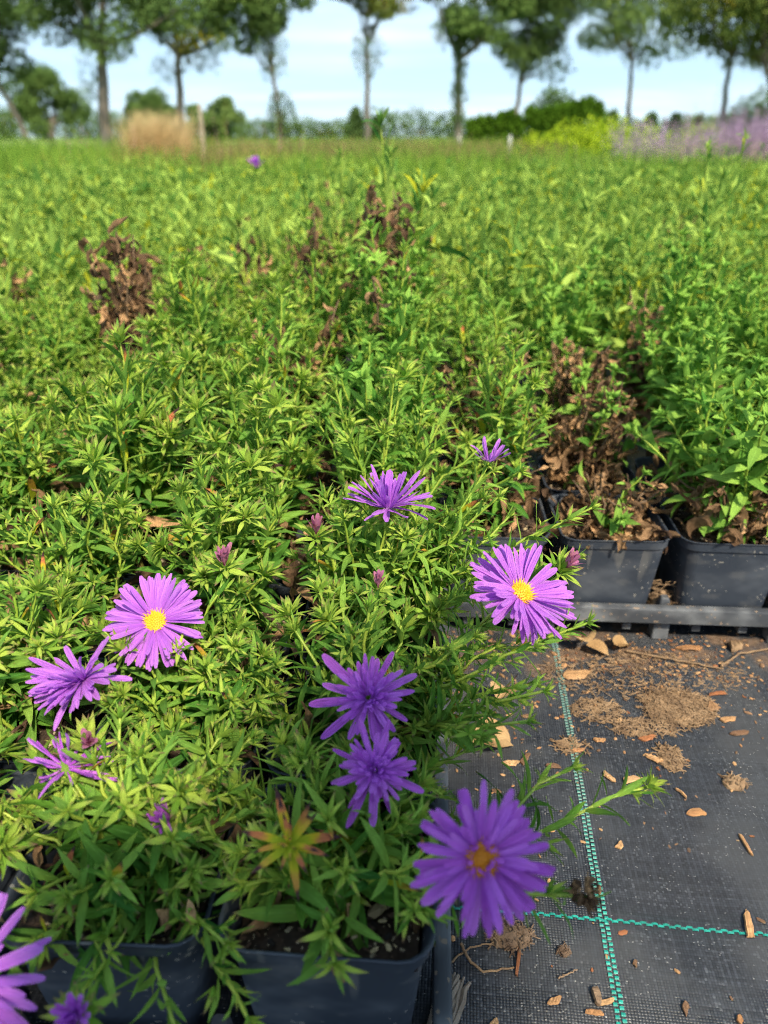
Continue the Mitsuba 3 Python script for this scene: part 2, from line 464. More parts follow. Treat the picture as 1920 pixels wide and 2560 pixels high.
RIM_Z, BASE_Z, SOIL_Z = 0.098, 0.016, 0.086
wall_levels = [(0.0335, 0.010, BASE_Z), (0.0350, 0.010, BASE_Z + 0.001), (0.0415, 0.0125, RIM_Z - 0.0105), (0.0420, 0.0125, RIM_Z - 0.0092)]
rim_levels = [(0.0418, 0.0125, RIM_Z - 0.0090), (0.0436, 0.0135, RIM_Z - 0.0085), (0.0441, 0.0135, RIM_Z - 0.0015), (0.0449, 0.014, RIM_Z - 0.0012), (0.0452, 0.0142, RIM_Z - 0.0004), (0.0447, 0.014, RIM_Z),
              (0.0438, 0.0135, RIM_Z - 0.0003), (0.0428, 0.013, RIM_Z - 0.0016), (0.0402, 0.0125, RIM_Z - 0.012), (0.0362, 0.011, RIM_Z - 0.035)]
POT_WALL = mikit.ply(trimesh.Trimesh(rings(wall_levels)[0], trimesh.Trimesh(*rings(wall_levels), process=False).faces, process=False), 'pot_plastic', smooth=35)
POT_RIM = mikit.ply(trimesh.Trimesh(*rings(rim_levels), process=False), 'pot_plastic', smooth=50)


def soil_mesh(seed):
    xs = np.linspace(-0.0382, 0.0382, 34)
    X, Y, f = grid(xs, xs)
    p = np.stack([X, Y, np.full_like(X, seed * 1.7)], -1)
    z = SOIL_Z + 0.008 * (meshkit.fbm(p * 60, 3, seed) - 0.5) + 0.006 * (meshkit.fbm(p * 300, 2, seed + 5) - 0.5)
    return np.stack([X, Y, z], -1), f


SOILS = [mikit.ply(soil_mesh(s), 'potting_mix', smooth=True) for s in range(4)]


def crumbs(seed, n=260):
    r = np.random.default_rng(seed); s = Soup()
    for k in range(n):
        l = r.uniform(0.0008, 0.0026) * (2.6 if r.random() < 0.12 else 1)
        b = trimesh.creation.icosphere(subdivisions=0)
        v = np.array(b.vertices) * [l, l * r.uniform(0.25, 0.7), l * r.uniform(0.2, 0.5)]
        a = r.uniform(0, 6.28); R = np.array([[math.cos(a), -math.sin(a), 0], [math.sin(a), math.cos(a), 0], [0, 0, 1]])
        c = np.array([r.uniform(-0.036, 0.036), r.uniform(-0.037, 0.036), SOIL_Z + r.uniform(-0.001, 0.004)])
        s.add(v @ R.T + c, np.array(b.faces), np.tile([[0.5, k % 40 + 0.5]], (len(v), 1)))
    return s.ply('soil_bits', smooth=False)


def bits_fn(p, n, uv):
    i = dr.floor(uv.y); r = cell_rand(i, 1.0, 3.0)
    c = mix((0.012, 0.008, 0.006), (0.10, 0.06, 0.035), smoothstep(0.2, 0.7, r))
    return mix(c, (0.48, 0.37, 0.20), smoothstep(0.74, 0.80, r))


scene['soil_bits'] = princ(bits_fn, 0.9)
CRUMBS = [crumbs(70 + k) for k in range(3)]


def place(x, y, z=0.0, rot=0.0, s=1.0):
    return T().translate([float(x), float(y), float(z)]).rotate([0, 0, 1], float(rot)).scale(float(s))


POTS = []


def plant_pot(x, y, rot, label, group=None, full=True, k=0):
    key = numbered('plant_pot')
    M = place(x, y, 0, rot)
    scene[key + '__wall'] = {**POT_WALL, 'to_world': M}
    scene[key + '__rim'] = {**POT_RIM, 'to_world': M}
    scene[key + '__potting_soil'] = {**SOILS[k % 4], 'to_world': M}
    if full:
        scene[key + '__soil_crumbs'] = {**CRUMBS[k % 3], 'to_world': M}
        tag(key + '__soil_crumbs', kind='stuff')
    tag(key, label, 'plant pot', group)
    return key


def bar(p, q, w, z0, z1, r=0.0022):
    """a rail with rounded upper edges from p to q."""
    p, q = np.array(p, float), np.array(q, float)
    d = nrm(q - p); s = np.array([-d[1], d[0], 0])
    prof = [(-w / 2, z0), (w / 2, z0), (w / 2, z1 - r), (w / 2 - r * 0.3, z1 - r * 0.3), (w / 2 - r, z1), (-w / 2 + r, z1), (-w / 2 + r * 0.3, z1 - r * 0.3), (-w / 2, z1 - r)]
    n = len(prof); v = []
    for e in (p, q):
        for a, z in prof:
            v.append(e + s * a + [0, 0, z])
    f = [[j, (j + 1) % n, n + (j + 1) % n, n + j] for j in range(n)]
    tri = [[a, b, c] for a, b, c, _ in f] + [[a, c, d_] for a, _, c, d_ in f]
    tri += [[0, j + 1, j] for j in range(1, n - 1)] + [[n, n + j, n + j + 1] for j in range(1, n - 1)]
    return np.array(v), np.array(tri)


def tray(origin, nx, ny, pitch, label, group=None):
    """a carrying tray: rail round the outside, legs, floor bars and a post at every crossing. origin: its front left corner on the ground."""
    key = numbered('carrying_tray')
    o = np.array([*origin, 0.0]); W, L = nx * pitch, ny * pitch
    at = lambda a, b: o + E1 * a + E2 * b
    i = 0.005
    scene[key + '__front_rail'] = mikit.ply(bar(at(0, 0), at(W, 0), 0.009, 0.0225, 0.0365), 'tray_plastic', smooth=40)
    scene[key + '__back_rail'] = mikit.ply(bar(at(W, L), at(0, L), 0.009, 0.0225, 0.0365), 'tray_plastic', smooth=40)
    scene[key + '__side_rail'] = mikit.ply(bar(at(W, i), at(W, L - i), 0.009, 0.0227, 0.0362), 'tray_plastic', smooth=40)
    scene[key + '__side_rail_001'] = mikit.ply(bar(at(0, L - i), at(0, i), 0.009, 0.0227, 0.0362), 'tray_plastic', smooth=40)
    s = Soup()
    for a in range(nx):
        for dx in (0.3, 0.7):
            s.add(*bar(at((a + dx) * pitch, i), at((a + dx) * pitch, L - i), 0.007, 0.0095, 0.0150, 0.0008))
    scene[key + '__floor_bars'] = s.ply('tray_plastic', smooth=False)
    tag(key + '__floor_bars', kind='stuff')
    for a in range(nx + 1):
        for b in range(ny + 1):
            inner = 0 < a < nx and 0 < b < ny
            if inner or b == 0 or b == ny or a in (0, nx):
                off = np.array([0.0 if 0 < a < nx else (0.007 if a == 0 else -0.007), 0.0 if 0 < b < ny else (0.011 if b == 0 else -0.011)])
                c = at(a * pitch + off[0], b * pitch + off[1])
                lo = rsq(0.0070, 0.002, 5); hi = rsq(0.0042, 0.002, 5)
                h = 0.040
                v = np.vstack([np.column_stack([lo, np.full(20, 0.001)]), np.column_stack([lo * 0.98, np.full(20, 0.016)]), np.column_stack([hi, np.full(20, h - 0.002)]), np.column_stack([hi * 0.7, np.full(20, h)])])
                v = v @ np.array([E1, E2, [0, 0, 1]]) + c
                f = [[k * 20 + j, k * 20 + (j + 1) % 20, (k + 1) * 20 + (j + 1) % 20, (k + 1) * 20 + j] for k in range(3) for j in range(20)]
                tri = np.array([[x[0], x[1], x[2]] for x in f] + [[x[0], x[2], x[3]] for x in f] + [[60, 60 + j, 60 + j + 1] for j in range(1, 19)])
                put(key + '__post', mikit.ply(trimesh.Trimesh(v, tri, process=False), 'tray_plastic', smooth=40))
    tag(key, label, 'plant tray', group)
    return key


O_L = np.array([0.021, 0.193, 0.0])
PITCH_L = 0.0955


def left_pot(i, j):
    return (O_L + E1 * (-0.0452 - PITCH_L * i) + E2 * (0.0452 + PITCH_L * j))[:2]


O_R = np.array([0.094, 0.5965, 0.0])


def right_pot(k, m):
    return (O_R + E1 * (0.0975 * k) + E2 * (0.0965 * m))[:2]


c = left_pot(2, 0) - (E1 * 0.055 + E2 * 0.049)[:2]
tray(c, 3, 5, PITCH_L + 0.003, 'black carrying tray under the front flowering pots, beside the aisle')
c = left_pot(5, 0) - (E1 * 0.058 + E2 * 0.047)[:2]
tray(c, 3, 5, PITCH_L, 'black carrying tray hidden under the asters at the left edge')
c = right_pot(1, 0) - (E1 * 0.146 + E2 * 0.044)[:2]
tray(c, 5, 3, 0.0975, 'black carrying tray under the pots across the aisle, its rail dusty')

# ---------------------------------------------------------------- leaf prototypes
def blade(rows, cols, prof, fold, bend, twist, wave, ident, seed=0, ts=None):
    """a leaf of length 1 along x; prof(t) = half width; fold lifts the margins, bend droops the tip."""
    t = np.linspace(0, 1, rows + 1) if ts is None else np.array(ts); c = np.linspace(-1, 1, cols + 1)
    r = np.random.default_rng(seed)
    ang = -bend * t ** 1.4 + 0.10 * np.sin(t * 5 + r.uniform(0, 6)) * wave
    dx = np.cos(ang); dz = np.sin(ang)
    px = np.concatenate([[0], np.cumsum((dx[1:] + dx[:-1]) / 2 * np.diff(t))]); pz = np.concatenate([[0], np.cumsum((dz[1:] + dz[:-1]) / 2 * np.diff(t))])
    tw = twist * t
    V, UV = [], []
    for k in range(rows + 1):
        w = prof(t[k])
        for q in c:
            y = q * w; z = abs(q) * w * fold + 0.02 * wave * math.sin(6 * t[k] + q * 2 + seed)
            y2, z2 = y * math.cos(tw[k]) - z * math.sin(tw[k]), y * math.sin(tw[k]) + z * math.cos(tw[k])
            V.append([px[k] - z2 * math.sin(ang[k]), y2, pz[k] + z2 * math.cos(ang[k])]); UV.append([(q + 1) / 2, ident + min(t[k], 0.985)])
    n = cols + 1
    F = []
    for k in range(rows):
        for j in range(cols):
            a, b, d, e = k * n + j, k * n + j + 1, (k + 1) * n + j + 1, (k + 1) * n + j
            F += [[a, d, b], [a, e, d]]
    return np.array(V), np.array(F), np.array(UV)


lance = lambda w: (lambda t: max(w * 0.10, w * (math.sin(math.pi * min(1, t ** 0.72)) ** 0.8)) * (1 if t < 0.97 else 0.25) + 0.001)
strap = lambda w: (lambda t: w * min(1.0, 0.42 + 1.2 * t) * max(0.12, 1 - max(0, (t - 0.74) / 0.26) ** 2.6) ** 0.5)
ovate = lambda w: (lambda t: w * (math.sin(math.pi * min(1, (0.03 + 0.97 * t) ** 0.62)) ** 0.9) * (1 if t < 0.97 else 0.3) + 0.001)

rg = np.random.default_rng(5)
NEAR = [blade(6, 2, lance(rg.uniform(0.060, 0.100)), rg.uniform(0.15, 0.55), rg.uniform(-0.1, 0.95), rg.uniform(-0.5, 0.5), rg.uniform(0.2, 1), k, k) for k in range(28)]
MAT = [blade(6, 2, lance(rg.uniform(0.075, 0.120)), rg.uniform(0.15, 0.5), rg.uniform(0.1, 1.1), rg.uniform(-0.6, 0.6), rg.uniform(0.3, 1.2), k, k + 20) for k in range(16)]
TIP = [blade(4, 2, lance(rg.uniform(0.070, 0.105)), rg.uniform(0.3, 0.7), rg.uniform(-0.2, 0.7), rg.uniform(-0.3, 0.3), 0.4, k, k + 40) for k in range(12)]
BIG = [blade(4, 2, lance(rg.uniform(0.075, 0.115)), rg.uniform(0.15, 0.5), rg.uniform(0.0, 0.9), rg.uniform(-0.4, 0.4), 0.5, k, k + 60) for k in range(14)]
OVAL = [blade(5, 2, ovate(rg.uniform(0.15, 0.20)), rg.uniform(0.15, 0.45), rg.uniform(0.1, 0.9), rg.uniform(-0.3, 0.3), 0.5, k, k + 80) for k in range(10)]
FARL = [blade(2, 2, lance(rg.uniform(0.09, 0.14)), rg.uniform(0.2, 0.5), rg.uniform(0.0, 0.7), 0.0, 0.3, k, k + 90) for k in range(10)]
DEAD = [blade(6, 2, lance(rg.uniform(0.07, 0.15)), rg.uniform(0.6, 2.2), rg.uniform(-1.5, 4.5), rg.uniform(-3.4, 3.4), 3.2, k, k + 120) for k in range(16)]
PETAL = [blade(6, 2, strap(rg.uniform(0.052, 0.068)), rg.uniform(-0.1, 0.6), rg.uniform(-0.45, 0.55), rg.uniform(-0.5, 0.5), 0.8, k, k + 150, ts=(0, 0.2, 0.45, 0.7, 0.86, 0.95, 1.0)) for k in range(14)]
RAG = [blade(6, 2, strap(rg.uniform(0.045, 0.060)), rg.uniform(0.5, 1.2), rg.uniform(-1.0, 1.2), rg.uniform(-1.5, 1.5), 2.0, k, k + 170, ts=(0, 0.2, 0.45, 0.7, 0.86, 0.95, 1.0)) for k in range(8)]
PLY = {}


def shape_of(fam, k, bsdf):
    if (fam, k, bsdf) not in PLY:
        v, f, uv = FAM[fam][k]
        PLY[fam, k, bsdf] = mikit.ply((v, f), bsdf, smooth=True, uv=uv)
    return PLY[fam, k, bsdf]


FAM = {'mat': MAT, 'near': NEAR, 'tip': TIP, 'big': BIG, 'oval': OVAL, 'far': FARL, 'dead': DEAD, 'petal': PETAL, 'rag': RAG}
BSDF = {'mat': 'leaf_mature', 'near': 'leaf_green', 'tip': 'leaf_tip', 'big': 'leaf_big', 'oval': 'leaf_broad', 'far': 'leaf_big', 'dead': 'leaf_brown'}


# ---------------------------------------------------------------- shoots
def shoot_curve(p0, p1, r, bulge=0.55, n=9, wob=0.0025):
    p0, p1 = np.array(p0, float), np.array(p1, float)
    h = np.linalg.norm(p1 - p0)
    c = p0 + (p1 - p0) * [0.42, 0.42, 0.0] + [0, 0, max(p1[2] - p0[2], 0.02) * bulge]
    t = np.linspace(0, 1, n)[:, None]
    pts = (1 - t) ** 2 * p0 + 2 * t * (1 - t) * c + t * t * p1
    return pts + r.normal(0, 1, (n, 3)) * wob * np.sin(np.pi * t) * min(1, h / 0.1)


def frame_at(pts, s):
    """points and tangents at the fractions s of the polyline."""
    k = np.linspace(0, 1, len(pts))
    P = np.stack([np.interp(s, k, pts[:, a]) for a in range(3)], -1)
    P2 = np.stack([np.interp(np.minimum(s + 0.02, 1.0), k, pts[:, a]) for a in range(3)], -1)
    P1 = np.stack([np.interp(np.minimum(s + 0.02, 1.0) - 0.04, k, pts[:, a]) for a in range(3)], -1)
    return P, nrm(P2 - P1)


def around(P, Tn, phi, theta):
    """unit directions that leave the stem at azimuth phi and angle theta from its tangent."""
    a = nrm(np.cross(Tn, np.array([0.3, 0.9, 0.25]))); b = np.cross(Tn, a)
    rad = np.cos(phi)[:, None] * a + np.sin(phi)[:, None] * b
    return rad * np.sin(theta)[:, None] + Tn * np.cos(theta)[:, None]


def shoot_leaves(pts, r, o):
    """(family, variant, matrices) of all leaves of one shoot. o: options."""
    L = np.linalg.norm(np.diff(pts, axis=0), axis=1).sum()
    gap = o.get('gap', 0.0040)
    n = max(6, int(L / gap))
    s = np.linspace(o.get('bare', 0.16), 1.0, n) + r.normal(0, 0.006, n)
    s = np.clip(s, 0.02, 1.0)
    P, Tn = frame_at(pts, s)
    phi = np.arange(n) * 2.39996 + r.uniform(0, 6.28) + r.normal(0, 0.40, n)
    th = np.radians(np.interp(s, [0, 0.4, 0.8, 1.0], [96, 66, 42, 17]) + r.normal(0, 19, n))
    size = o.get('leaf', 0.023) * np.interp(s, [0, 0.25, 0.6, 0.9, 1.0], [0.7, 1.1, 1.0, 0.68, 0.42]) * r.uniform(0.72, 1.22, n)
    D = around(P, Tn, phi, th)
    M = mats(P + D * 0.0008, D, Tn, size, size * r.uniform(0.8, 1.2, n), size)
    fam = o.get('fam', 'near'); nf = len(FAM[fam])
    out = [(fam, int(k), m) for k, m in zip(r.integers(0, nf, n), M)]
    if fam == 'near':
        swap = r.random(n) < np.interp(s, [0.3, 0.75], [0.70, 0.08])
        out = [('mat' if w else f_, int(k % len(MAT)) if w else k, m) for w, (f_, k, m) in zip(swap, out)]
    # small axillary tufts
    for k in np.nonzero((r.random(n) < o.get('tuft', 0.22)) & (s > 0.22) & (s < 0.93))[0]:
        q = 5; d0 = around(P[k:k + 1], Tn[k:k + 1], phi[k:k + 1], np.array([0.65]))
        base = np.repeat(P[k:k + 1] + d0 * r.uniform(0.002, 0.008), q, 0)
        ph = np.arange(q) * 2.4 + r.uniform(0, 6); tt = np.radians(r.uniform(18, 62, q))
        Dq = around(base, np.repeat(d0, q, 0), ph, tt); sz = o.get('leaf', 0.023) * r.uniform(0.28, 0.55, q)
        fm = 'tip' if fam == 'near' else fam
        out += [(fm, int(v), m) for v, m in zip(r.integers(0, len(FAM[fm]), q), mats(base, Dq, np.repeat(d0, q, 0), sz, sz * 1.1, sz))]
    # rosette at the tip
    if o.get('rosette', True):
        q = o.get('ros_n', 13); P1, T1 = frame_at(pts, np.array([1.0]))
        base = np.repeat(P1, q, 0); ph = np.arange(q) * 2.4 + r.uniform(0, 6) + r.normal(0, 0.4, q)
        tt = np.radians(np.linspace(10, 58, q) + r.normal(0, 11, q)); Dq = around(base, np.repeat(T1, q, 0), ph, tt)
        sz = o.get('leaf', 0.023) * np.linspace(0.24, 0.46, q) * r.uniform(0.8, 1.2, q)
        fm = 'tip' if fam == 'near' else fam
        out += [(fm, int(v), m) for v, m in zip(r.integers(0, len(FAM[fm]), q), mats(base, Dq, np.repeat(T1, q, 0), sz, sz * 1.1, sz))]
    return out


def dead_leaves(pts, r, o):
    L = np.linalg.norm(np.diff(pts, axis=0), axis=1).sum()
    n = max(4, int(L / o.get('gap', 0.0055)))
    s = r.uniform(0.05, 1.0, n); P, Tn = frame_at(pts, s)
    D = around(P, Tn, r.uniform(0, 6.28, n), np.radians(r.uniform(50, 150, n)))
    D = nrm(D + r.normal(0, 0.35, (n, 3)) + np.array([0, 0, -0.45]))
    sz = o.get('leaf', 0.021) * r.uniform(0.45, 1.5, n)
    return [('dead', int(k), m) for k, m in zip(r.integers(0, len(DEAD), n), mats(P, D, Tn, sz, sz * r.uniform(0.7, 1.5, n), sz))]


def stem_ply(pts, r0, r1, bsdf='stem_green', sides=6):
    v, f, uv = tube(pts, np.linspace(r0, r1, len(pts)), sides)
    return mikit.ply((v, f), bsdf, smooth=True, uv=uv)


def bud(key, c, d, r, size=0.006, purple=0.0, mat='petal_bud'):
    """a closed flower bud: an egg of bracts with pointed tips; with purple > 0 a tuft of petals shows."""
    d = nrm(np.array(d, float)); s = Soup()
    q = 22; base = np.repeat([np.array(c) - d * size * 0.5], q, 0); Tn = np.repeat([d], q, 0)
    tt = np.radians(np.linspace(8, 95, q) + r.normal(0, 6, q)); D = around(base, Tn, np.arange(q) * 2.4, tt)
    sz = size * r.uniform(1.0, 1.75, q)
    for v, m in zip(r.integers(0, len(TIP), q), mats(base + D * size * 0.2, D, Tn, sz, sz * 1.5, sz)):
        s.many(TIP[v], [m])
    k = numbered(key + '__bud')
    scene[k + '__bracts' if purple else k] = s.ply('leaf_tip')
    if purple:
        q = int(14 + 14 * purple); base = np.repeat([np.array(c) - d * size * 0.1], q, 0); Tn = np.repeat([d], q, 0)
        D = around(base, Tn, np.arange(q) * 2.4, np.radians(np.linspace(2, 14 + 34 * purple, q)))
        sz = size * r.uniform(1.1, 1.7, q); t = Soup()
        for v, m in zip(r.integers(0, len(PETAL), q), mats(base, D, Tn, sz, sz * 1.6, sz)):
            t.many(PETAL[v], [m])
        scene[k + '__petal_tuft'] = t.ply(mat)
    return k


def disc_mesh(c, n, R, r, count=85):
    s = Soup(); a = nrm(np.cross(n, [0.2, 0.9, 0.1])); b = np.cross(n, a)
    dv, df = [], []
    cone = np.array([[1, 0, 0], [0.31, 0.95, 0], [-0.81, 0.59, 0], [-0.81, -0.59, 0], [0.31, -0.95, 0], [0, 0, 1.0]]); cf = np.array([[j, (j + 1) % 5, 5] for j in range(5)])
    for k in range(count):
        rr = math.sqrt((k + 0.5) / count); ph = k * 2.39996
        q = c + (a * math.cos(ph) + b * math.sin(ph)) * R * rr + n * R * 0.42 * (1 - rr * rr)
        ax = nrm(n + (a * math.cos(ph) + b * math.sin(ph)) * rr * 0.9 + r.normal(0, 0.12, 3))
        x = nrm(np.cross(ax, b + 0.01)); y = np.cross(ax, x)
        w = R * 0.085; h = R * r.uniform(0.25, 0.55) * (1.25 if rr > 0.75 else 0.8)
        s.add(q - ax * R * 0.1 + cone @ np.array([x * w, y * w, ax * h]), cf, np.column_stack([np.zeros(6), [0.25] * 5 + [r.uniform(0.6, 0.95)]]))
    ring = [c - n * R * 0.15] + [c + (a * math.cos(t) + b * math.sin(t)) * R for t in np.linspace(0, 2 * math.pi, 17)[:-1]] + [c + n * R * 0.42]
    f = [[17, 1 + j, 1 + (j + 1) % 16] for j in range(16)]
    s.add(np.array(ring), np.array(f), np.column_stack([np.zeros(18), np.full(18, 0.15)]))
    return s


def flower(plant, c, n, R, spec, r, label=None, wmul=1.0, deep=False, disc='disc_yellow', disc_r=0.235, fam='petal', calyx=True, disc_n=85):
    """spec: list of (count, elevation range in degrees, length range as fractions of R, azimuth range or None)."""
    key = numbered(plant + '__flower')
    c = np.array(c, float); n = nrm(np.array(n, float))
    a = nrm(np.cross(n, [0.05, 0.9, 0.3])); b = np.cross(n, a)
    mat = 'petal_deep' if deep else 'petal'
    for cnt, el, ln, az in spec:
        lo, hi = (0, 2 * math.pi) if az is None else map(math.radians, az)
        for k in range(cnt):
            ph = lo + (hi - lo) * (k + 0.5) / cnt + r.normal(0, 0.13)
            e = math.radians(r.uniform(*el) + r.normal(0, 4)); l = R * 0.95 * r.uniform(*ln)
            rad = a * math.cos(ph) + b * math.sin(ph)
            d = rad * math.cos(e) + n * math.sin(e)
            base = c + rad * R * disc_r * (0.72 if l > 0.5 * R else 0.5) * r.uniform(0.5, 1) + n * R * 0.02
            w = wmul * max(l, 0.5 * R) * r.uniform(0.85, 1.2)
            m = mats(base[None], d[None], (n + rad * 1e-3)[None], [l], [w], [l])[0]
            v = int(r.integers(0, len(FAM[fam])))
            put(key + '__petal', {**shape_of(fam, v, mat), 'to_world': T(m)})
    if disc:
        scene[key + '__disc'] = disc_mesh(c + n * R * 0.04, n, R * disc_r, r, disc_n).ply(disc, smooth=False)
    if calyx:
        s = Soup(); q = 26; base = np.repeat([c - n * R * 0.20], q, 0); Tn = np.repeat([n], q, 0)
        D = around(base, Tn, np.arange(q) * 2.4, np.radians(np.linspace(38, 100, q))); sz = R * r.uniform(0.28, 0.44, q)
        for v, m in zip(r.integers(0, len(TIP), q), mats(base, D, Tn, sz, sz * 1.3, sz)):
            s.many(TIP[v], [m])
        scene[key + '__bracts'] = s.ply('leaf_tip')
    if label:
        tag(key, label)
    return key


LEAF_MAX = 300


def place_leaves(key, leaves, keep, bsdf=None):
    """The leaves that show largest become parts of their own, the rest one part of the plant."""
    if not leaves:
        return
    M = np.array([m for _, _, m in leaves])
    size = np.linalg.norm(M[:, :3, 0], axis=1); pos = M[:, :3, 3] + M[:, :3, 0] * 0.5
    dist = np.linalg.norm(pos - CAM, axis=1)
    score = size / dist * (0.4 + np.clip((pos[:, 2] - SOIL_Z) / 0.08, 0, 1.2))
    order = np.argsort(-score); rest = {}; odd = np.random.default_rng(len(leaves))
    for rank, k in enumerate(order):
        fam, v, m = leaves[k]
        b = (bsdf or {}).get(fam, BSDF[fam])
        if odd.random() < 0.016 and fam in ('near', 'mat'):
            b = 'leaf_yellow'
        if rank < keep:
            put(key + ('__dead_leaf' if fam == 'dead' else '__leaf'), {**shape_of(fam, v, b), 'to_world': T(m)})
        else:
            rest.setdefault(b, {}).setdefault((fam, v), []).append(m)
    for b, groups in rest.items():
        s = Soup()
        for (fam, v), ms in groups.items():
            s.many(FAM[fam][v], ms)
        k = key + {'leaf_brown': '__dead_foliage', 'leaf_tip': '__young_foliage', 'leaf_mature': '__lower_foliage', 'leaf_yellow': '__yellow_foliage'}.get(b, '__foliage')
        scene[k] = s.ply(b)
        tag(k, kind='stuff')


def plant(x, y, seed, label, group=None, height=0.12, spread=0.06, shoots=10, brown=0, brown_h=0.12, lean=(0, 0), leaf=0.023, keep=240, fam='near', extra=(), litter=30, cat='aster plant', name='aster_plant', buds=0.5, gap=0.0040, green_gap=None, tipdrop=0.45):
    """extra: tips (x, y, z) of further shoots that lean out to known places."""
    r = np.random.default_rng(seed)
    key = numbered(name); base = np.array([x, y, SOIL_Z])
    tips = []
    for k in range(shoots):
        rr = spread * math.sqrt((k + 0.5) / shoots) * r.uniform(0.8, 1.2); ph = k * 2.39996 + r.uniform(-0.4, 0.4)
        z = SOIL_Z + height * (1 - tipdrop * (rr / spread) ** 2) * r.uniform(0.72, 1.16)
        tips.append(base * [1, 1, 0] + [rr * math.cos(ph) + lean[0] * r.uniform(0.6, 1.2), rr * math.sin(ph) + lean[1] * r.uniform(0.6, 1.2), z])
    tips += [np.array(e[:3], float) for e in extra]
    leaves = []
    ends = []
    for k, tp in enumerate(tips):
        b0 = base + [*r.normal(0, 0.009, 2), -0.003]
        pts = shoot_curve(b0, tp, r)
        scene[numbered(key + '__stem')] = stem_ply(pts, 0.0013, 0.0007)
        o = dict(leaf=leaf * r.uniform(0.85, 1.15), fam=fam, gap=gap, bare=0.14)
        if k >= shoots:
            o['rosette'] = len(extra[k - shoots]) < 4
            o['leaf'] = leaf * 0.82; o['gap'] = gap * 0.8
        leaves += shoot_leaves(pts, r, o)
        P1, T1 = frame_at(pts, np.array([1.0])); ends.append((P1[0], T1[0]))
        if k < shoots and fam == 'near' and r.random() < buds:
            bud(key, P1[0] + T1[0] * 0.003, T1[0], r, r.uniform(0.005, 0.0085))
    for k in range(brown):
        rr = spread * r.uniform(0.1, 0.9); ph = r.uniform(0, 6.28)
        tp = base + [rr * math.cos(ph), rr * math.sin(ph), brown_h * r.uniform(0.55, 1.1)]
        pts = shoot_curve(base + [*r.normal(0, 0.010, 2), -0.003], tp, r, 0.6)
        scene[numbered(key + '__dead_stem')] = stem_ply(pts, 0.0012, 0.0006, 'stem_brown', 5)
        leaves += dead_leaves(pts, r, dict(leaf=leaf * 0.52, gap=0.0040))
    if litter:
        P = base + np.stack([r.uniform(-0.04, 0.04, litter), r.uniform(-0.04, 0.04, litter), r.uniform(0.003, height * 0.35 + 0.004, litter)], 1)
        D = nrm(r.normal(0, 1, (litter, 3)) * [1, 1, 0.5]); sz = leaf * r.uniform(0.6, 1.2, litter)
        leaves += [('dead', int(v), m) for v, m in zip(r.integers(0, len(DEAD), litter), mats(P, D, np.tile([[0.0, 0.1, 1.0]], (litter, 1)), sz, sz, sz))]
    place_leaves(key, leaves, keep)
    tag(key, label, cat, group)
    return key, ends, r


# ---------------------------------------------------------------- the near plants
GREEN_GROUP = 'green aster plants crowded in the nursery bed'
near_xy = {}


def tipof(c, n, R, k=0.24):
    c, n = np.array(c), nrm(np.array(n, float))
    return tuple(c - n * R * k) + (1,)


FL = {  # centre, facing, radius
    'right': ((0.0715, 0.341, 0.1766), (0.42, -0.34, 0.84), 0.0275), 'left': ((-0.1192, 0.3346, 0.1635), (0.16, -0.62, 0.77), 0.0240),
    'tuft': ((-0.1490, 0.306, 0.1485), (-0.32, -0.42, 0.85), 0.0265), 'top': ((0.0023, 0.4063, 0.1945), (0.05, 0.02, 1.0), 0.0275),
    'small': ((0.0683, 0.4648, 0.2000), (0.20, 0.05, 1.0), 0.0170), 'upper': ((-0.0075, 0.2853, 0.1538), (-0.05, -0.62, 0.78), 0.0275),
    'lower': ((-0.0040, 0.2510, 0.1430), (0.10, -0.66, 0.74), 0.0240), 'front': ((0.0357, 0.1963, 0.1538), (0.03, -0.76, 0.65), 0.0242),
    'corner': ((-0.1475, 0.1690, 0.1250), (0.35, -0.30, 0.89), 0.0280), 'ragged': ((-0.1450, 0.2634, 0.1317), (0.10, -0.5, 0.85), 0.0190)}

# the six plants that carry the flowers
k00, e, r = plant(*left_pot(0, 0), 100, 'sprawling aster in the front pot by the aisle, with a yellow and red withered rosette', lean=(0.0, 0.009), height=0.056, spread=0.058, shoots=26, leaf=0.027, keep=300, litter=26,
                  extra=[tipof(*FL['front']), tipof(*FL['lower']), (0.0808, 0.2114, 0.1135, 1), (0.1310, 0.2820, 0.1015), (0.0906, 0.2785, 0.1169), (0.045, 0.262, 0.098), (0.052, 0.30, 0.118), (-0.058, 0.262, 0.120), (-0.062, 0.225, 0.112)], buds=0.15, tipdrop=0.55)
k10, e, r10 = plant(*left_pot(1, 0), 101, 'aster plant in the second front pot with a pale lilac flower at the left', lean=(0.0, 0.014), height=0.056, spread=0.058, shoots=26, leaf=0.027, keep=300, litter=30,
                    extra=[tipof(*FL['corner']), (-0.1090, 0.1670, 0.1070, 1), (-0.0966, 0.2480, 0.1130, 1), tipof(*FL['ragged']), (-0.1370, 0.2770, 0.1310, 1), (-0.052, 0.178, 0.090), (-0.075, 0.170, 0.085), (-0.062, 0.195, 0.108), (-0.060, 0.248, 0.122), (-0.064, 0.282, 0.132), (-0.070, 0.225, 0.116)], buds=0.15, tipdrop=0.5)
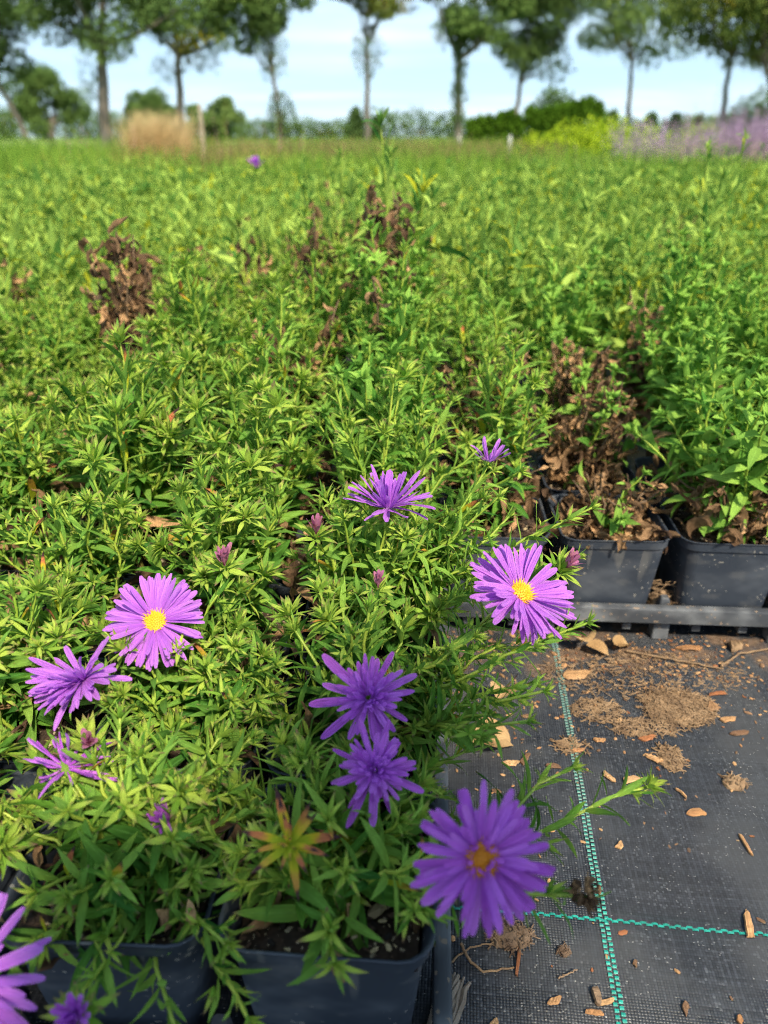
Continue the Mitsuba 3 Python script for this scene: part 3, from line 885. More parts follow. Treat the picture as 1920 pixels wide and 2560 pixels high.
k01, e, r01 = plant(*left_pot(0, 1), 102, 'aster plant leaning over the aisle with the right-hand sunlit purple flower', height=0.078, spread=0.060, shoots=22, leaf=0.025, keep=300,
                    extra=[tipof(*FL['right']), tipof(*FL['upper']), (0.098, 0.370, 0.170, 1), (-0.0033, 0.3600, 0.166, 1), (0.1040, 0.3290, 0.1660), (0.0730, 0.3090, 0.1660), (0.0752, 0.2898, 0.1540), (0.066, 0.2760, 0.1480), (0.0445, 0.272, 0.142),
                           (0.072, 0.30, 0.150), (0.045, 0.318, 0.165), (0.058, 0.33, 0.150), (0.05, 0.29, 0.14)])
k11, e, r11 = plant(*left_pot(1, 1), 103, 'aster plant at the left with two sunlit purple flowers side by side', height=0.076, spread=0.064, shoots=27, leaf=0.026, keep=300,
                    extra=[tipof(*FL['left']), tipof(*FL['tuft']), (-0.0896, 0.3740, 0.1720, 1), (-0.055, 0.315, 0.150), (-0.075, 0.30, 0.14)])
k02, e, r02 = plant(*left_pot(0, 2), 104, 'aster plant with one purple flower seen from the side on a straight stem', height=0.110, spread=0.056, shoots=22, leaf=0.026, keep=300,
                    extra=[tipof(*FL['top']), tipof(*FL['small']), (-0.0399, 0.3993, 0.1790, 1), (0.1273, 0.4244, 0.1859), (0.1126, 0.3934, 0.1692), (0.070, 0.43, 0.19), (0.0625, 0.4536, 0.1777), (0.0573, 0.4399, 0.1648), (0.0475, 0.4112, 0.1495), (0.0417, 0.4451, 0.1696), (0.0695, 0.3989, 0.1576), (0.0504, 0.3761, 0.1535), (0.0808, 0.4450, 0.1696), (0.085, 0.41, 0.165), (0.064, 0.45, 0.18), (0.07, 0.40, 0.15)])

r = np.random.default_rng(77)
# --- flowers, each on its plant
full = lambda n: [(n // 2, (-14, 6), (0.90, 1.06), None), (n // 2, (4, 24), (0.80, 1.02), None)]
flower(k01, *FL['right'], full(92), r, 'large purple aster flower with a yellow centre above the aisle')
flower(k11, *FL['left'], full(88), r, 'round purple aster flower with a yellow centre facing the camera')
flower(k11, *FL['tuft'], [(8, (-12, 12), (0.8, 1.0), (170, 400)), (22, (24, 58), (0.85, 1.05), (-20, 190)), (20, (45, 75), (0.7, 0.95), (0, 180)), (14, (10, 40), (0.85, 1.1), (40, 180))], r, 'half tufted purple aster flower leaning left', disc_r=0.10, disc='disc_orange', disc_n=30)
flower(k02, *FL['top'], [(7, (-5, 8), (0.85, 1.05), (100, 440)), (22, (12, 40), (0.85, 1.1), None), (18, (40, 66), (0.75, 1.0), None), (12, (62, 82), (0.65, 0.85), None)], r, 'purple aster flower seen from the side with petals fanned upward', disc=None, disc_r=0.14)
flower(k02, *FL['small'], [(4, (20, 45), (0.85, 1.2), (-60, 120)), (14, (45, 75), (0.8, 1.05), None)], r, 'small half open purple flower', disc=None, disc_r=0.16)
double = lambda: [(13, (-14, 26), (0.66, 1.10), None), (26, (0, 42), (0.48, 0.74), None), (34, (24, 60), (0.38, 0.54), None), (24, (50, 86), (0.28, 0.44), None)]
flower(k01, *FL['upper'], double(), r, 'shaded deep purple double flower, upper of two', wmul=1.2, deep=True, disc=None, disc_r=0.14)
flower(k00, *FL['lower'], double(), r, 'shaded deep purple double flower, lower of two', wmul=1.2, deep=True, disc=None, disc_r=0.14)
kf = flower(k00, *FL['front'], [(34, (-12, 8), (0.88, 1.06), None), (34, (4, 24), (0.74, 0.96), None), (18, (20, 40), (0.5, 0.7), None), (14, (45, 75), (0.25, 0.4), None)], r, 'biggest purple flower in front, blurred, with an orange centre', wmul=1.15, deep=True, disc='disc_orange', disc_r=0.26)
flower(k10, *FL['corner'], [(22, (-8, 10), (0.9, 1.1), None), (20, (10, 40), (0.75, 1.0), None), (12, (40, 70), (0.4, 0.7), None)], r, 'pale lilac flower cut by the left edge of the photograph', disc_r=0.15)
flower(k10, *FL['ragged'], [(12, (-45, 20), (0.7, 1.25), (150, 390)), (13, (-10, 75), (0.45, 1.1), None)], r, 'ragged wilting violet flower with curled thin petals', deep=True, fam='rag', disc=None, disc_r=0.2, wmul=0.8)
for kk, c, d, sz, pu, lab in ((k10, (-0.1083, 0.1656, 0.1116), (0.0, -0.5, 0.85), 0.0085, 0.9, 'dark purple closed flower at the bottom edge'), (k10, (-0.0966, 0.2466, 0.1180), (-0.1, -0.5, 0.8), 0.0085, 0.8, 'dark purple half closed flower in the shade'),
                              (k02, (-0.0399, 0.3993, 0.1815), (0.1, -0.2, 1), 0.0085, 0.30, None), (k01, (0.1000, 0.3725, 0.1735), (0.5, -0.3, 0.8), 0.0090, 0.25, None), (k01, (-0.0033, 0.3597, 0.1690), (0, -0.2, 1), 0.0070, 0.2, None),
                              (k11, (-0.0896, 0.3737, 0.1750), (0.1, -0.3, 1), 0.0085, 0.3, None), (k10, (-0.1379, 0.2759, 0.1335), (0.2, -0.5, 0.8), 0.0100, 0.12, None), (k00, (0.1327, 0.2825, 0.1024), (0.7, 0.1, 0.3), 0.0065, 0, None)):
    kb = bud(kk, c, d, r, sz, pu, 'petal_deep' if pu > 0.5 else 'petal_bud')
    if lab:
        tag(kb, lab)
# brown finished flower head on the right
s = Soup()
c0 = np.array([0.0808, 0.2114, 0.1162])
q = 60; D = nrm(r.normal(0, 1, (q, 3)) + [0.3, -0.3, 0.2]); sz = r.uniform(0.004, 0.008, q)
for v_, m in zip(r.integers(0, len(DEAD), q), mats(np.repeat([c0], q, 0) + D * 0.002, D, np.tile([[0.1, 0.2, 1.0]], (q, 1)), sz, sz, sz)):
    s.many(DEAD[v_], [m])
scene[k00 + '__spent_flower'] = s.ply('leaf_brown')
tag(k00 + '__spent_flower', 'dry brown finished flower head beside the biggest flower')
# yellow and red withered rosette
c0 = np.array([-0.0370, 0.2146, 0.1395])
q = 24; D = around(np.repeat([c0], q, 0), np.repeat([nrm(np.array([0.05, -0.45, 0.9]))], q, 0), np.arange(q) * 2.39996 + 0.4 + r.normal(0, 0.3, q), np.radians(np.linspace(15, 98, q) + r.normal(0, 9, q)))
sz = np.linspace(0.006, 0.024, q) * r.uniform(0.85, 1.15, q)
for v_, m in zip(r.integers(0, len(NEAR), q), mats(np.repeat([c0], q, 0), D, np.tile([[0.05, -0.3, 0.95]], (q, 1)), sz, sz * 0.95, sz)):
    put(k00 + '__withered_leaf', {**shape_of('near', int(v_), 'leaf_yellow'), 'to_world': T(m)})
scene[k00 + '__withered_stem'] = stem_ply(shoot_curve([-0.028, 0.236, SOIL_Z - 0.003], c0, r), 0.0013, 0.0009)

def mound(x, y):
    """how tall the plants have grown here: a high clump in the middle of the bed, low ones at the left, taller again at the right."""
    g = lambda a, b, sa, sb: math.exp(-((x - a) / sa) ** 2 - ((y - b) / sb) ** 2)
    return 1 + 0.24 * g(-0.03, 1.05, 0.17, 0.36) - 0.24 * g(-0.42, 0.95, 0.20, 0.34) + 0.16 * g(0.42, 0.95, 0.16, 0.3)


# --- the rest of the near plants. kind of look per place: height, brown share
near = []
for j in range(0, 8):
    for i in range(0, 7):
        if (i, j) in ((0, 0), (1, 0), (0, 1), (1, 1), (0, 2)):
            continue
        x, y = left_pot(i, j)
        if abs(x) > 0.47 * y + 0.13:
            continue
        near.append((x, y, 'L', i, j))
for m in range(0, 4):
    for k in range(-1, 6):
        x, y = right_pot(k, m)
        if x > 0.47 * y + 0.13 or (k == -1 and m == 0 and False):
            continue
        near.append((x, y, 'R', k, m))
BROWN_R = {(1, 0), (1, 1), (1, 2), (2, 3)}
BROWN_L = {(3, 6), (4, 4), (5, 5), (5, 6)}
TALL = {(0, 3): [(0.0143, 0.5371, 0.2365, 1), (0.050, 0.545, 0.215), (0.0746, 0.4897, 0.1822), (0.0939, 0.4897, 0.1822), (0.0703, 0.5081, 0.1952)], (1, 3): [(-0.1298, 0.5078, 0.2222, 1), (-0.0746, 0.5091, 0.2247, 1)], (2, 3): [(-0.1532, 0.5914, 0.2338, 1)], (2, 2): [(-0.185, 0.455, 0.205, 1)], (1, 2): [(-0.085, 0.445, 0.205, 1)]}
ORD = ('front', 'second', 'third', 'fourth', 'fifth', 'sixth', 'seventh', 'eighth')
NTH = ('first', 'second', 'third', 'fourth', 'fifth', 'sixth', 'seventh', 'eighth')
for num, (x, y, side, a, b) in enumerate(near):
    h = float(np.interp(y, [0.2, 0.33, 0.43, 0.55, 0.72, 0.95], [0.062, 0.082, 0.114, 0.142, 0.172, 0.170])) * (0.80 + 0.38 * ((num * 37) % 10) / 10)
    h *= mound(x, y)
    lf = (0.90, 1.0, 1.10, 0.95, 1.05)[num % 5]
    kw = dict(tipdrop=0.34, height=h, spread=0.053, shoots=25 if y < 0.36 else (20 if y < 0.5 else 17), leaf=lf * (0.027 if y < 0.5 else 0.032), gap=0.0040 if y < 0.5 else 0.0050, keep=200 if y < 0.6 else 130)
    lab, grp, cat = 'green aster plant without open flowers among others in the crowded bed', GREEN_GROUP, 'aster plant'
    if side == 'R':
        kw.update(fam='oval', leaf=0.027, shoots=17, gap=0.0075, height=h * 1.02)
        lab, grp = 'green plant with broad bright leaves in the bed across the aisle', 'broad leaved green plants across the aisle'
        if (a, b) == (2, 0):
            kw.update(height=0.165, shoots=19, brown=22, brown_h=0.065, litter=90, spread=0.07, lean=(-0.006, -0.004))
            lab, grp = 'broad leaved plant with dry brown lower leaves in the right-hand pot across the aisle', None
        if (a, b) == (3, 0):
            kw.update(height=0.17, shoots=19, brown=16, brown_h=0.06, litter=60)
        if a == 0 and b < 3:
            kw.update(fam='near', leaf=0.026, shoots=12, brown=(7, 16, 12)[b], brown_h=(0.07, 0.115, 0.12)[b], litter=80, gap=0.0046)
            if b:
                kw.update(shoots=7)
            lab, grp, cat = 'green aster plant with brown lower leaves behind the right-hand flower', 'asters with brown lower leaves behind the right-hand flower', 'aster plant'
        if (a, b) in BROWN_R:
            kw.update(shoots=3 if b == 0 else 6, height=0.05 if b == 0 else 0.11, brown=26 if b else 13, brown_h=(0.050, 0.095, 0.115, 0.14)[b], litter=120, leaf=0.024)
            lab, grp, cat = 'nearly dead brown plant with a few green shoots across the aisle', 'withered plants across the aisle', 'withered plant'
            if (a, b) == (1, 0):
                lab, grp = 'nearly dead plant in the pot facing the aisle, brown leaves and one small green sprout', None
    elif (a, b) in BROWN_L:
        kw.update(shoots=9, height=h * 0.7, brown=24, brown_h=h * (1.2 if (a, b) == (3, 6) else 0.9), litter=70)
        lab, grp, cat = 'half withered aster plant with brown curled leaves in the left part of the bed', 'half withered asters in the left part of the bed', 'withered plant'
    elif (a, b) in ((3, 5), (3, 4), (4, 5)):
        kw.update(height=h * 0.66, litter=60, brown=5, brown_h=h * 0.5)
    elif (a, b) in ((1, 5), (0, 6), (1, 7)):
        kw.update(brown=11, brown_h=h * 1.12, shoots=12)
        lab, grp = 'green aster plant with a few brown dead stalks in the bed', 'asters with a few dead stalks'
    elif b >= 5 and num % 3 == 0:
        kw.update(brown=4, brown_h=h * 1.2)
        lab, grp = 'green aster plant with a few brown dead stalks in the bed', 'asters with a few dead stalks'
    where = '%s row, %s from the aisle' % (ORD[b], NTH[a]) if side == 'L' else '%s row across the aisle, %s from the left' % (ORD[b], NTH[a + 1])
    if lab.startswith('green aster plant without'): lab = 'green aster plant without flowers, ' + where
    elif lab.startswith('green plant with broad'): lab = 'broad leaved bright green plant, ' + where
    elif lab.startswith('green aster plant with a few'): lab = 'green aster with a few brown dead stalks, ' + where
    elif lab.startswith('green aster plant with brown'): lab = 'green aster with brown lower leaves, ' + where
    elif lab.startswith('half withered'): lab = 'half withered aster with brown curled leaves, ' + where
    elif lab.startswith('nearly dead brown'): lab = 'nearly dead brown plant, few green shoots, ' + where
    ex = TALL.get((a, b), []) if side == 'L' else []
    kp, _, rp = plant(x, y, 200 + num, lab, grp, cat=cat, extra=ex, **kw)
    for e in ex:
        if len(e) > 3:
            bud(kp, (e[0], e[1], e[2] + 0.003), (rp.normal(0, 0.2), -0.15, 1), rp, 0.0105)

# pots of the rows that can be seen
plant_pot(*left_pot(0, 0), -4.5, 'front pot at the aisle corner, its soil showing', k=0)
plant_pot(*left_pot(1, 0), -2.5, 'second front pot from the aisle, with a pale sunlit patch', k=1)
x, y = left_pot(2, 0); plant_pot(x, y, -3.5, 'front pot at the bottom left corner, nearly out of sight', k=2)
n_ = 0
for j in range(1, 5):
    for i in range(0, 4):
        plant_pot(*left_pot(i, j), -3.5 + 1.5 * math.sin(n_ * 3.3), 'black pot under the aster leaves, %s row, %s from the aisle' % (ORD[j], NTH[i]), 'pots buried under the aster leaves', full=False, k=n_); n_ += 1
ORD = ('front', 'second', 'third', 'fourth', 'fifth', 'sixth', 'seventh', 'eighth')
RP = {0: 'black pot across the aisle half hidden behind the aster shoots', 1: 'black pot across the aisle, whole front showing, nearly dead plant in it', 2: 'black pot across the aisle at the right edge', -1: 'black pot across the aisle hidden by the leaning asters', 3: 'black pot across the aisle beyond the right edge'}
for m in range(0, 2):
    for k in range(-1, 4):
        plant_pot(*right_pot(k, m), -3.0 + 1.2 * math.sin(k * 2.1 + m), RP[k] if m == 0 else 'black pot in the second row across the aisle, %s from the left' % NTH[k + 1], None if m == 0 else 'pots in the second row across the aisle', full=(m == 0), k=k + 5)

# ---------------------------------------------------------------- the bed further back
def far_plant(seed, height, spread, shoots, leaf, gap, fam, brown, yellow=0.0):
    r = np.random.default_rng(seed); parts = {}
    st = Soup()
    def add(b, fam, v, m):
        parts.setdefault(b, Soup()).many(FAM[fam][v], [m])
    for k in range(shoots):
        rr = spread * math.sqrt((k + 0.5) / shoots) * r.uniform(0.8, 1.2); ph = k * 2.39996
        tp = np.array([rr * math.cos(ph), rr * math.sin(ph), SOIL_Z + height * (1 - 0.35 * (rr / spread) ** 2) * r.uniform(0.70, 1.12) * (1.22 if r.random() < 0.12 else 1)])
        pts = shoot_curve([*r.normal(0, 0.009, 2), SOIL_Z], tp, r, 0.5, 6)
        v, f, uv = tube(pts, np.linspace(0.0014, 0.0008, 6), 4, False); st.add(v, f, uv)
        for fm, vv, m in shoot_leaves(pts, r, dict(leaf=leaf * r.uniform(0.8, 1.2), fam=fam, gap=gap, bare=0.25, tuft=0.12, ros_n=8)):
            add('leaf_big', fm, vv, m)
    for k in range(brown):
        rr = spread * r.uniform(0.1, 0.9); ph = r.uniform(0, 6.28)
        pts = shoot_curve([*r.normal(0, 0.009, 2), SOIL_Z], [rr * math.cos(ph), rr * math.sin(ph), SOIL_Z + height * r.uniform(0.45, 1.12)], r, 0.6, 6)
        v, f, uv = tube(pts, np.linspace(0.0015, 0.0008, 6), 4, False); st.add(v, f, uv)
        for fm, vv, m in dead_leaves(pts, r, dict(leaf=leaf * 0.50, gap=0.0075)):
            add('leaf_brown', fm, vv, m)
    out = {'stems': st.ply('stem_green')}
    for b, s in parts.items():
        out['dead_foliage' if b == 'leaf_brown' else 'foliage'] = s.ply(b)
    return out


MID = [far_plant(900 + k, 0.15, 0.070, 12, 0.036, 0.0085, 'big', 0) for k in range(5)] + [far_plant(920 + k, 0.155, 0.070, 8, 0.058, 0.013, 'big', 0) for k in range(3)] + [far_plant(940 + k, 0.14, 0.07, 8, 0.030, 0.008, 'big', 9) for k in range(2)]
FARP = [far_plant(960 + k, 0.17, 0.080, 9, (0.042, 0.055, 0.07)[k % 3], 0.014, 'far', 0) for k in range(6)] + [far_plant(980, 0.17, 0.08, 6, 0.04, 0.014, 'far', 4)]
r = np.random.default_rng(31)
spots = []
for row in range(8, 40):
    for col in range(-45, 45):
        p = O_L + E1 * (-0.0452 - 0.0955 * col) + E2 * (0.0452 + 0.0955 * row)
        x, y = p[0] + r.normal(0, 0.008), p[1] + r.normal(0, 0.008)
        if abs(x) < 0.49 * y + 0.25 and y < 3.75:
            spots.append((x, y))
spots.sort(key=lambda q: q[1])
MID_LABELS = ('green aster plant in the blurred middle of the bed', 'large leaved green plant in the blurred middle of the bed', 'half brown withered plant in the blurred middle of the bed')
n_mid = 0
for x, y in spots:
    if n_mid < 225:
        u = r.random(); kind = 2 if u < 0.07 else (1 if u < 0.30 else 0)
        if 1.0 < y < 1.45 and abs(x + 0.05) < 0.12 and r.random() < 0.5:
            kind = 2
        proto = MID[(int(r.integers(0, 5)), 5 + int(r.integers(0, 3)), 8 + int(r.integers(0, 2)))[kind]]
        key = numbered('bed_plant'); n_mid += 1
        s_ = float(np.interp(y, [0.9, 1.4, 2.2], [1.08, 1.07, 1.05])) * r.uniform(0.76, 1.20) * mound(x, y)
        M = T().translate([x, y, 0]).rotate([0, 0, 1], float(r.uniform(0, 360))).scale([1.05, 1.05, s_])
        for nm, sh in proto.items():
            scene[key + '__' + nm] = {**sh, 'to_world': M}
            tag(key + '__' + nm, kind='stuff')
        tag(key, MID_LABELS[kind], ('aster plant', 'bed plant', 'withered plant')[kind], ('asters in the middle of the bed', 'large leaved plants in the middle of the bed', 'withered plants in the middle of the bed')[kind])
    else:
        proto = FARP[int(r.integers(0, 6))] if r.random() > 0.03 else FARP[6]
        if 'far_groups' not in globals():
            far_groups = {}
        far_groups.setdefault(id(proto), (proto, []))[1].append((x, y, float(r.uniform(0, 360)), float(np.interp(y, [1.5, 2.5, 3.7], [0.98, 0.95, 0.89]) * r.uniform(0.64, 1.30))))
far_n = 0
for g, (proto, places) in enumerate(far_groups.values()):
    for nm, sh in proto.items():
        gid = 'far_bed_group_%d_%s' % (g, nm)
        scene[gid] = {'type': 'shapegroup', 'leaf': sh}
        for x, y, a, s_ in places:
            far_n += 1
            scene['far_bed_plants__%05d' % far_n] = {'type': 'instance', 'group': {'type': 'ref', 'id': gid}, 'to_world': T().translate([x, y, 0]).rotate([0, 0, 1], a).scale([1.1, 1.1, s_])}
tag('far_bed_plants', 'blurred mass of green nursery plants filling the far part of the bed', 'bed plants', kind='stuff')

# ---------------------------------------------------------------- trees, shrubs and flower beds behind
DIAMOND = (np.array([[0, 0, 0], [0.45, 0.32, 0.06], [1, 0, 0.0], [0.45, -0.32, 0.06]]), np.array([[0, 2, 1], [0, 3, 2]]), np.array([[0.5, 0.0], [1, 0.4], [0.5, 0.98], [0, 0.4]]))


def cloud(s, c, rad, n, size, r, up=0.0, shell=0.6):
    """n leaves in a lumpy ball round c."""
    d = nrm(r.normal(0, 1, (n, 3)))
    q = np.array(c) + d * np.array(rad) * (r.random((n, 1)) ** (1 / (2 + 2 * shell))) * (0.72 + 0.5 * meshkit.noise(d * 2.2 + np.array(c) * 3)[:, None])
    D = nrm(d * 0.6 + r.normal(0, 1, (n, 3)) * 0.6 + [0, 0, up]); sz = size * r.uniform(0.6, 1.3, n)
    M = mats(q, D, nrm(d + r.normal(0, 0.5, (n, 3)) + [0, 0, 0.5]), sz, sz, sz)
    v, f, uv = DIAMOND
    vs = (np.einsum('kij,nj->kni', M[:, :3, :3], v) + M[:, None, :3, 3]).reshape(-1, 3)
    fs = (f[None] + (np.arange(n) * 4)[:, None, None]).reshape(-1, 3)
    t = np.tile(uv, (n, 1)); t[:, 1] += np.repeat(r.integers(0, 50, n), 4)
    s.add(vs, fs, t)


def tree(base, path, r0, crown, mat, label, seed, size=0.105, n_clump=34, leaves=330, sprouts=None, limbs=True, name='avenue_tree', cat='tree', group=None, forks=()):
    """path: trunk points above the base; crown: (centre, radii)."""
    r = np.random.default_rng(seed); key = numbered(name)
    b = np.array([base[0], base[1], -0.02])
    pts = np.array([b] + [np.array(p, float) for p in path])
    k = np.linspace(0, 1, len(pts)); t = np.linspace(0, 1, 14)
    line = np.stack([np.interp(t, k, pts[:, a]) for a in range(3)], -1) + r.normal(0, 0.012, (14, 3)) * np.sin(np.pi * t)[:, None]
    rad = r0 * np.interp(t, [0, 0.06, 0.2, 1], [1.6, 1.2, 1.0, 0.62])
    v, f, uv = tube(line, rad, 10)
    scene[key + '__trunk'] = mikit.ply((v, f), 'trunk_bark', smooth=True, uv=uv)
    cc, cr = np.array(crown[0], float), np.array(crown[1], float)
    s = Soup(); top = line[-1]
    cl = []
    for q in range(n_clump):
        d = nrm(r.normal(0, 1, 3)); c = cc + d * cr * r.random() ** 0.42 * r.uniform(0.75, 1.08)
        cl.append(c); rr = cr.mean() * r.uniform(0.20, 0.40)
        cloud(s, c, (rr, rr, rr * 0.75), leaves, size, r, -0.15)
    scene[key + '__crown'] = s.ply(mat, smooth=False)
    tag(key + '__crown', kind='stuff')
    pick = sorted(range(n_clump), key=lambda q: cl[q][2])[::3][:9] if limbs else []
    for e in [cl[q] for q in pick] + [np.array(x, float) for x in forks]:
        p0 = line[int(r.integers(10, 14))] if not len(forks) or e[2] > cc[2] else line[-2]
        tt = np.linspace(0, 1, 7)[:, None]; m = (p0 + e) / 2 + [0, 0, -0.12 * np.linalg.norm(e - p0)]
        pl = (1 - tt) ** 2 * p0 + 2 * tt * (1 - tt) * m + tt ** 2 * e
        v, f, uv = tube(pl, np.linspace(r0 * 0.5, r0 * 0.16, 7), 7)
        scene[numbered(key + '__limb')] = mikit.ply((v, f), 'trunk_bark', smooth=True, uv=uv)
    if sprouts:
        s = Soup()
        for c, rd, n in sprouts:
            cloud(s, c, rd, n, size * 0.75, r, 0.3)
        scene[key + '__trunk_sprouts'] = s.ply('crown_dark', smooth=False); tag(key + '__trunk_sprouts', kind='stuff')
    tag(key, label, cat, group)
    return key


tree((-7.90, 19.0), [(-8.0, 19, 0.6), (-8.35, 19, 1.5), (-8.8, 19, 2.4)], 0.065, ((-8.7, 19.0, 3.0), (1.6, 1.5, 1.35)), 'crown_dark', 'thin leaning tree at the left edge of the tree row', 1, sprouts=[((-8.35, 19, 1.6), (0.55, 0.4, 0.35), 500)])
tree((-5.86, 18.0), [(-5.84, 18, 0.8), (-5.72, 18, 1.65), (-5.68, 18, 2.2)], 0.125, ((-5.85, 18.0, 3.1), (1.9, 1.5, 1.35)), 'crown_dark', 'stout tree with the thickest trunk, forking low, left of the tan grass', 2, forks=[(-6.3, 18, 2.5), (-5.1, 18, 2.5)], sprouts=[((-6.05, 18, 1.5), (0.28, 0.25, 0.5), 160)])
tree((-4.74, 20.0), [(-4.72, 20, 0.8), (-4.66, 20, 1.7), (-4.62, 20, 2.2)], 0.095, ((-4.25, 20.0, 3.3), (1.75, 1.6, 1.4)), 'crown_mid', 'broad crowned tree with an upward forking trunk above the tan grass', 3, forks=[(-5.1, 20, 2.55), (-3.95, 20, 2.7)], sprouts=[((-4.95, 20, 1.75), (0.3, 0.3, 0.35), 150)])
tree((-2.48, 21.0), [(-2.52, 21, 0.7), (-2.62, 21, 1.5), (-2.72, 21, 2.4)], 0.065, ((-2.65, 21.0, 3.25), (0.85, 1.0, 1.35)), 'crown_dark', 'slender leaning tree with a leafy bush round its foot', 4, n_clump=20, sprouts=[((-2.5, 20.9, 0.85), (0.38, 0.35, 0.55), 700), ((-2.65, 21, 2.15), (0.38, 0.38, 0.6), 420)])
tree((-0.44, 22.0), [(-0.42, 22, 0.9), (-0.42, 22, 1.9), (-0.42, 22, 3.0)], 0.075, ((-0.35, 22.0, 4.05), (1.05, 1.2, 1.25)), 'crown_yellow', 'straight thin tree with yellowing crown and shaggy shoots on its trunk, in the middle', 5, sprouts=[((-0.42, 22, 2.25), (0.42, 0.4, 0.62), 420)])
tree((1.82, 21.0), [(1.80, 21, 0.9), (1.78, 21, 1.8), (1.76, 21, 2.6)], 0.095, ((2.15, 21.0, 3.3), (1.4, 1.3, 1.2)), 'crown_mid', 'tree with a dark ivy clad trunk right of the middle', 6, sprouts=[((1.80, 20.95, 0.9 + 0.35 * q), (0.17 + 0.05 * (q == 1), 0.17, 0.28), 150) for q in range(5)])
tree((3.68, 24.0), [(3.66, 24, 0.8), (3.72, 24, 1.5), (3.74, 24, 2.1)], 0.075, ((3.95, 24.0, 3.25), (1.75, 1.7, 1.42)), 'crown_dark', 'dark low crowned tree beyond the hedge', 7, n_clump=36)
tree((6.23, 22.0), [(6.22, 22, 0.8), (6.18, 22, 1.6), (6.12, 22, 2.3)], 0.065, ((6.0, 22.0, 3.35), (1.75, 1.6, 1.30)), 'crown_pale', 'tree with a pale loose crown and a forked slim trunk, right of the dark bush', 8, leaves=230, forks=[(6.65, 22, 2.55)])
tree((7.50, 19.0), [(7.48, 19, 0.7), (7.42, 19, 1.3), (7.40, 19, 2.2)], 0.070, ((7.35, 19.0, 3.05), (1.35, 1.4, 1.25)), 'crown_yellow', 'tree with two pale stems and yellowish brown leaves near the right edge', 9, leaves=260, forks=[(7.75, 19, 2.2)])
tree((8.15, 18.0), [(8.1, 18, 0.7), (7.95, 18, 1.3), (7.6, 18, 2.0)], 0.070, ((7.9, 18.0, 2.95), (1.3, 1.3, 1.2)), 'crown_yellow', 'leaning tree cut by the right edge of the photograph', 10, leaves=260)
tree((-10.9, 28.0), [(-10.9, 28, 0.5), (-10.7, 28, 1.0)], 0.12, ((-10.85, 28.0, 1.5), (1.5, 1.2, 0.95)), 'crown_mid', 'small rounded tree at the left below the avenue crowns', 13, n_clump=30, name='low_tree')
tree((-12.4, 45.0), [(-12.4, 45, 0.5), (-12.3, 45, 1.2)], 0.15, ((-12.35, 45.0, 1.4), (1.75, 1.6, 1.30)), 'crown_mid', 'round green tree far behind between two trunks on the left', 14, size=0.2, n_clump=24, name='low_tree')
tree((-9.95, 50.0), [(-9.95, 50, 0.5), (-9.9, 50, 1.0)], 0.15, ((-9.95, 50.0, 1.15), (1.75, 1.6, 1.15)), 'crown_pale', 'lighter round tree far behind, right of the tan grass', 15, size=0.2, n_clump=24, name='low_tree')


def bush(name, label, clumps, mat, n, size, seed, cat='bush', up=0.5):
    r = np.random.default_rng(seed); key = numbered(name); s = Soup()
    for c, rad in clumps:
        cloud(s, c, rad, n, size, r, up)
    scene[key + '__foliage'] = s.ply(mat, smooth=False); tag(key + '__foliage', kind='stuff')
    x, y = clumps[0][0][:2]
    st = Soup()
    for k in range(5):
        v, f, uv = tube(shoot_curve([x + r.normal(0, 0.05), y, -0.02], [x + r.normal(0, 0.2), y + r.normal(0, 0.1), clumps[0][0][2]], r), np.linspace(0.02, 0.008, 9), 5); st.add(v, f, uv)
    scene[key + '__stems'] = st.ply('trunk_bark')
    tag(key, label, cat)


bush('dark_bush', 'dark rounded bush between two trunks right of the middle', [((5.5, 28, 1.15), (0.66, 0.6, 0.72)), ((5.85, 28, 0.75), (0.75, 0.6, 0.6)), ((5.25, 28, 0.7), (0.6, 0.5, 0.6))], 'crown_dark', 900, 0.14, 20)
bush('dark_bush', 'dark bush at the right edge behind the mauve flowers', [((6.75, 16, 0.65), (0.38, 0.4, 0.4)), ((7.1, 16, 0.75), (0.45, 0.4, 0.5)), ((6.95, 16, 0.35), (0.5, 0.4, 0.4))], 'crown_dark', 700, 0.08, 21)
for q, (cx, lab) in enumerate(((1.35, 'dark green hedge plant beside the ivy clad trunk, lowest of the row'), (1.75, 'dark green hedge plant second in the row behind the bed'), (2.15, 'dark green hedge plant in the middle of the row behind the bed'), (2.5, 'tallest dark green hedge plant under the dark bush'), (2.85, 'dark green hedge plant at the right end of the row'))):
    bush('hedge_plant', lab, [((cx, 12, 0.24 + 0.035 * q), (0.28, 0.24, 0.28 + 0.035 * q))] + [((cx - 0.12 + 0.12 * w, 12, 0.48 + 0.055 * q + 0.03 * ((w * 7 + q) % 3)), (0.07, 0.07, 0.13)) for w in range(3)], 'hedge_green', 700, 0.05, 30 + q, cat='hedge plant')
bush('lime_shrub', 'bright lime green shrub left of the mauve flowers', [((1.75, 8, 0.33), (0.30, 0.2, 0.20)), ((2.05, 8, 0.38), (0.28, 0.2, 0.18)), ((2.35, 8.1, 0.33), (0.26, 0.2, 0.20))], 'lime_leaf', 900, 0.035, 40, cat='shrub')
bush('lime_shrub', 'small lime green shrub in front of the hedge', [((1.45, 8.2, 0.26), (0.16, 0.14, 0.18)), ((1.5, 8.3, 0.16), (0.16, 0.14, 0.12))], 'lime_leaf', 500, 0.035, 41, cat='shrub')
bush('lime_shrub', 'green yellow shrub behind the mauve flowers at the right', [((2.75, 8.6, 0.32), (0.3, 0.2, 0.18)), ((3.2, 8.6, 0.34), (0.3, 0.2, 0.19))], 'lime_leaf', 500, 0.035, 42, cat='shrub')


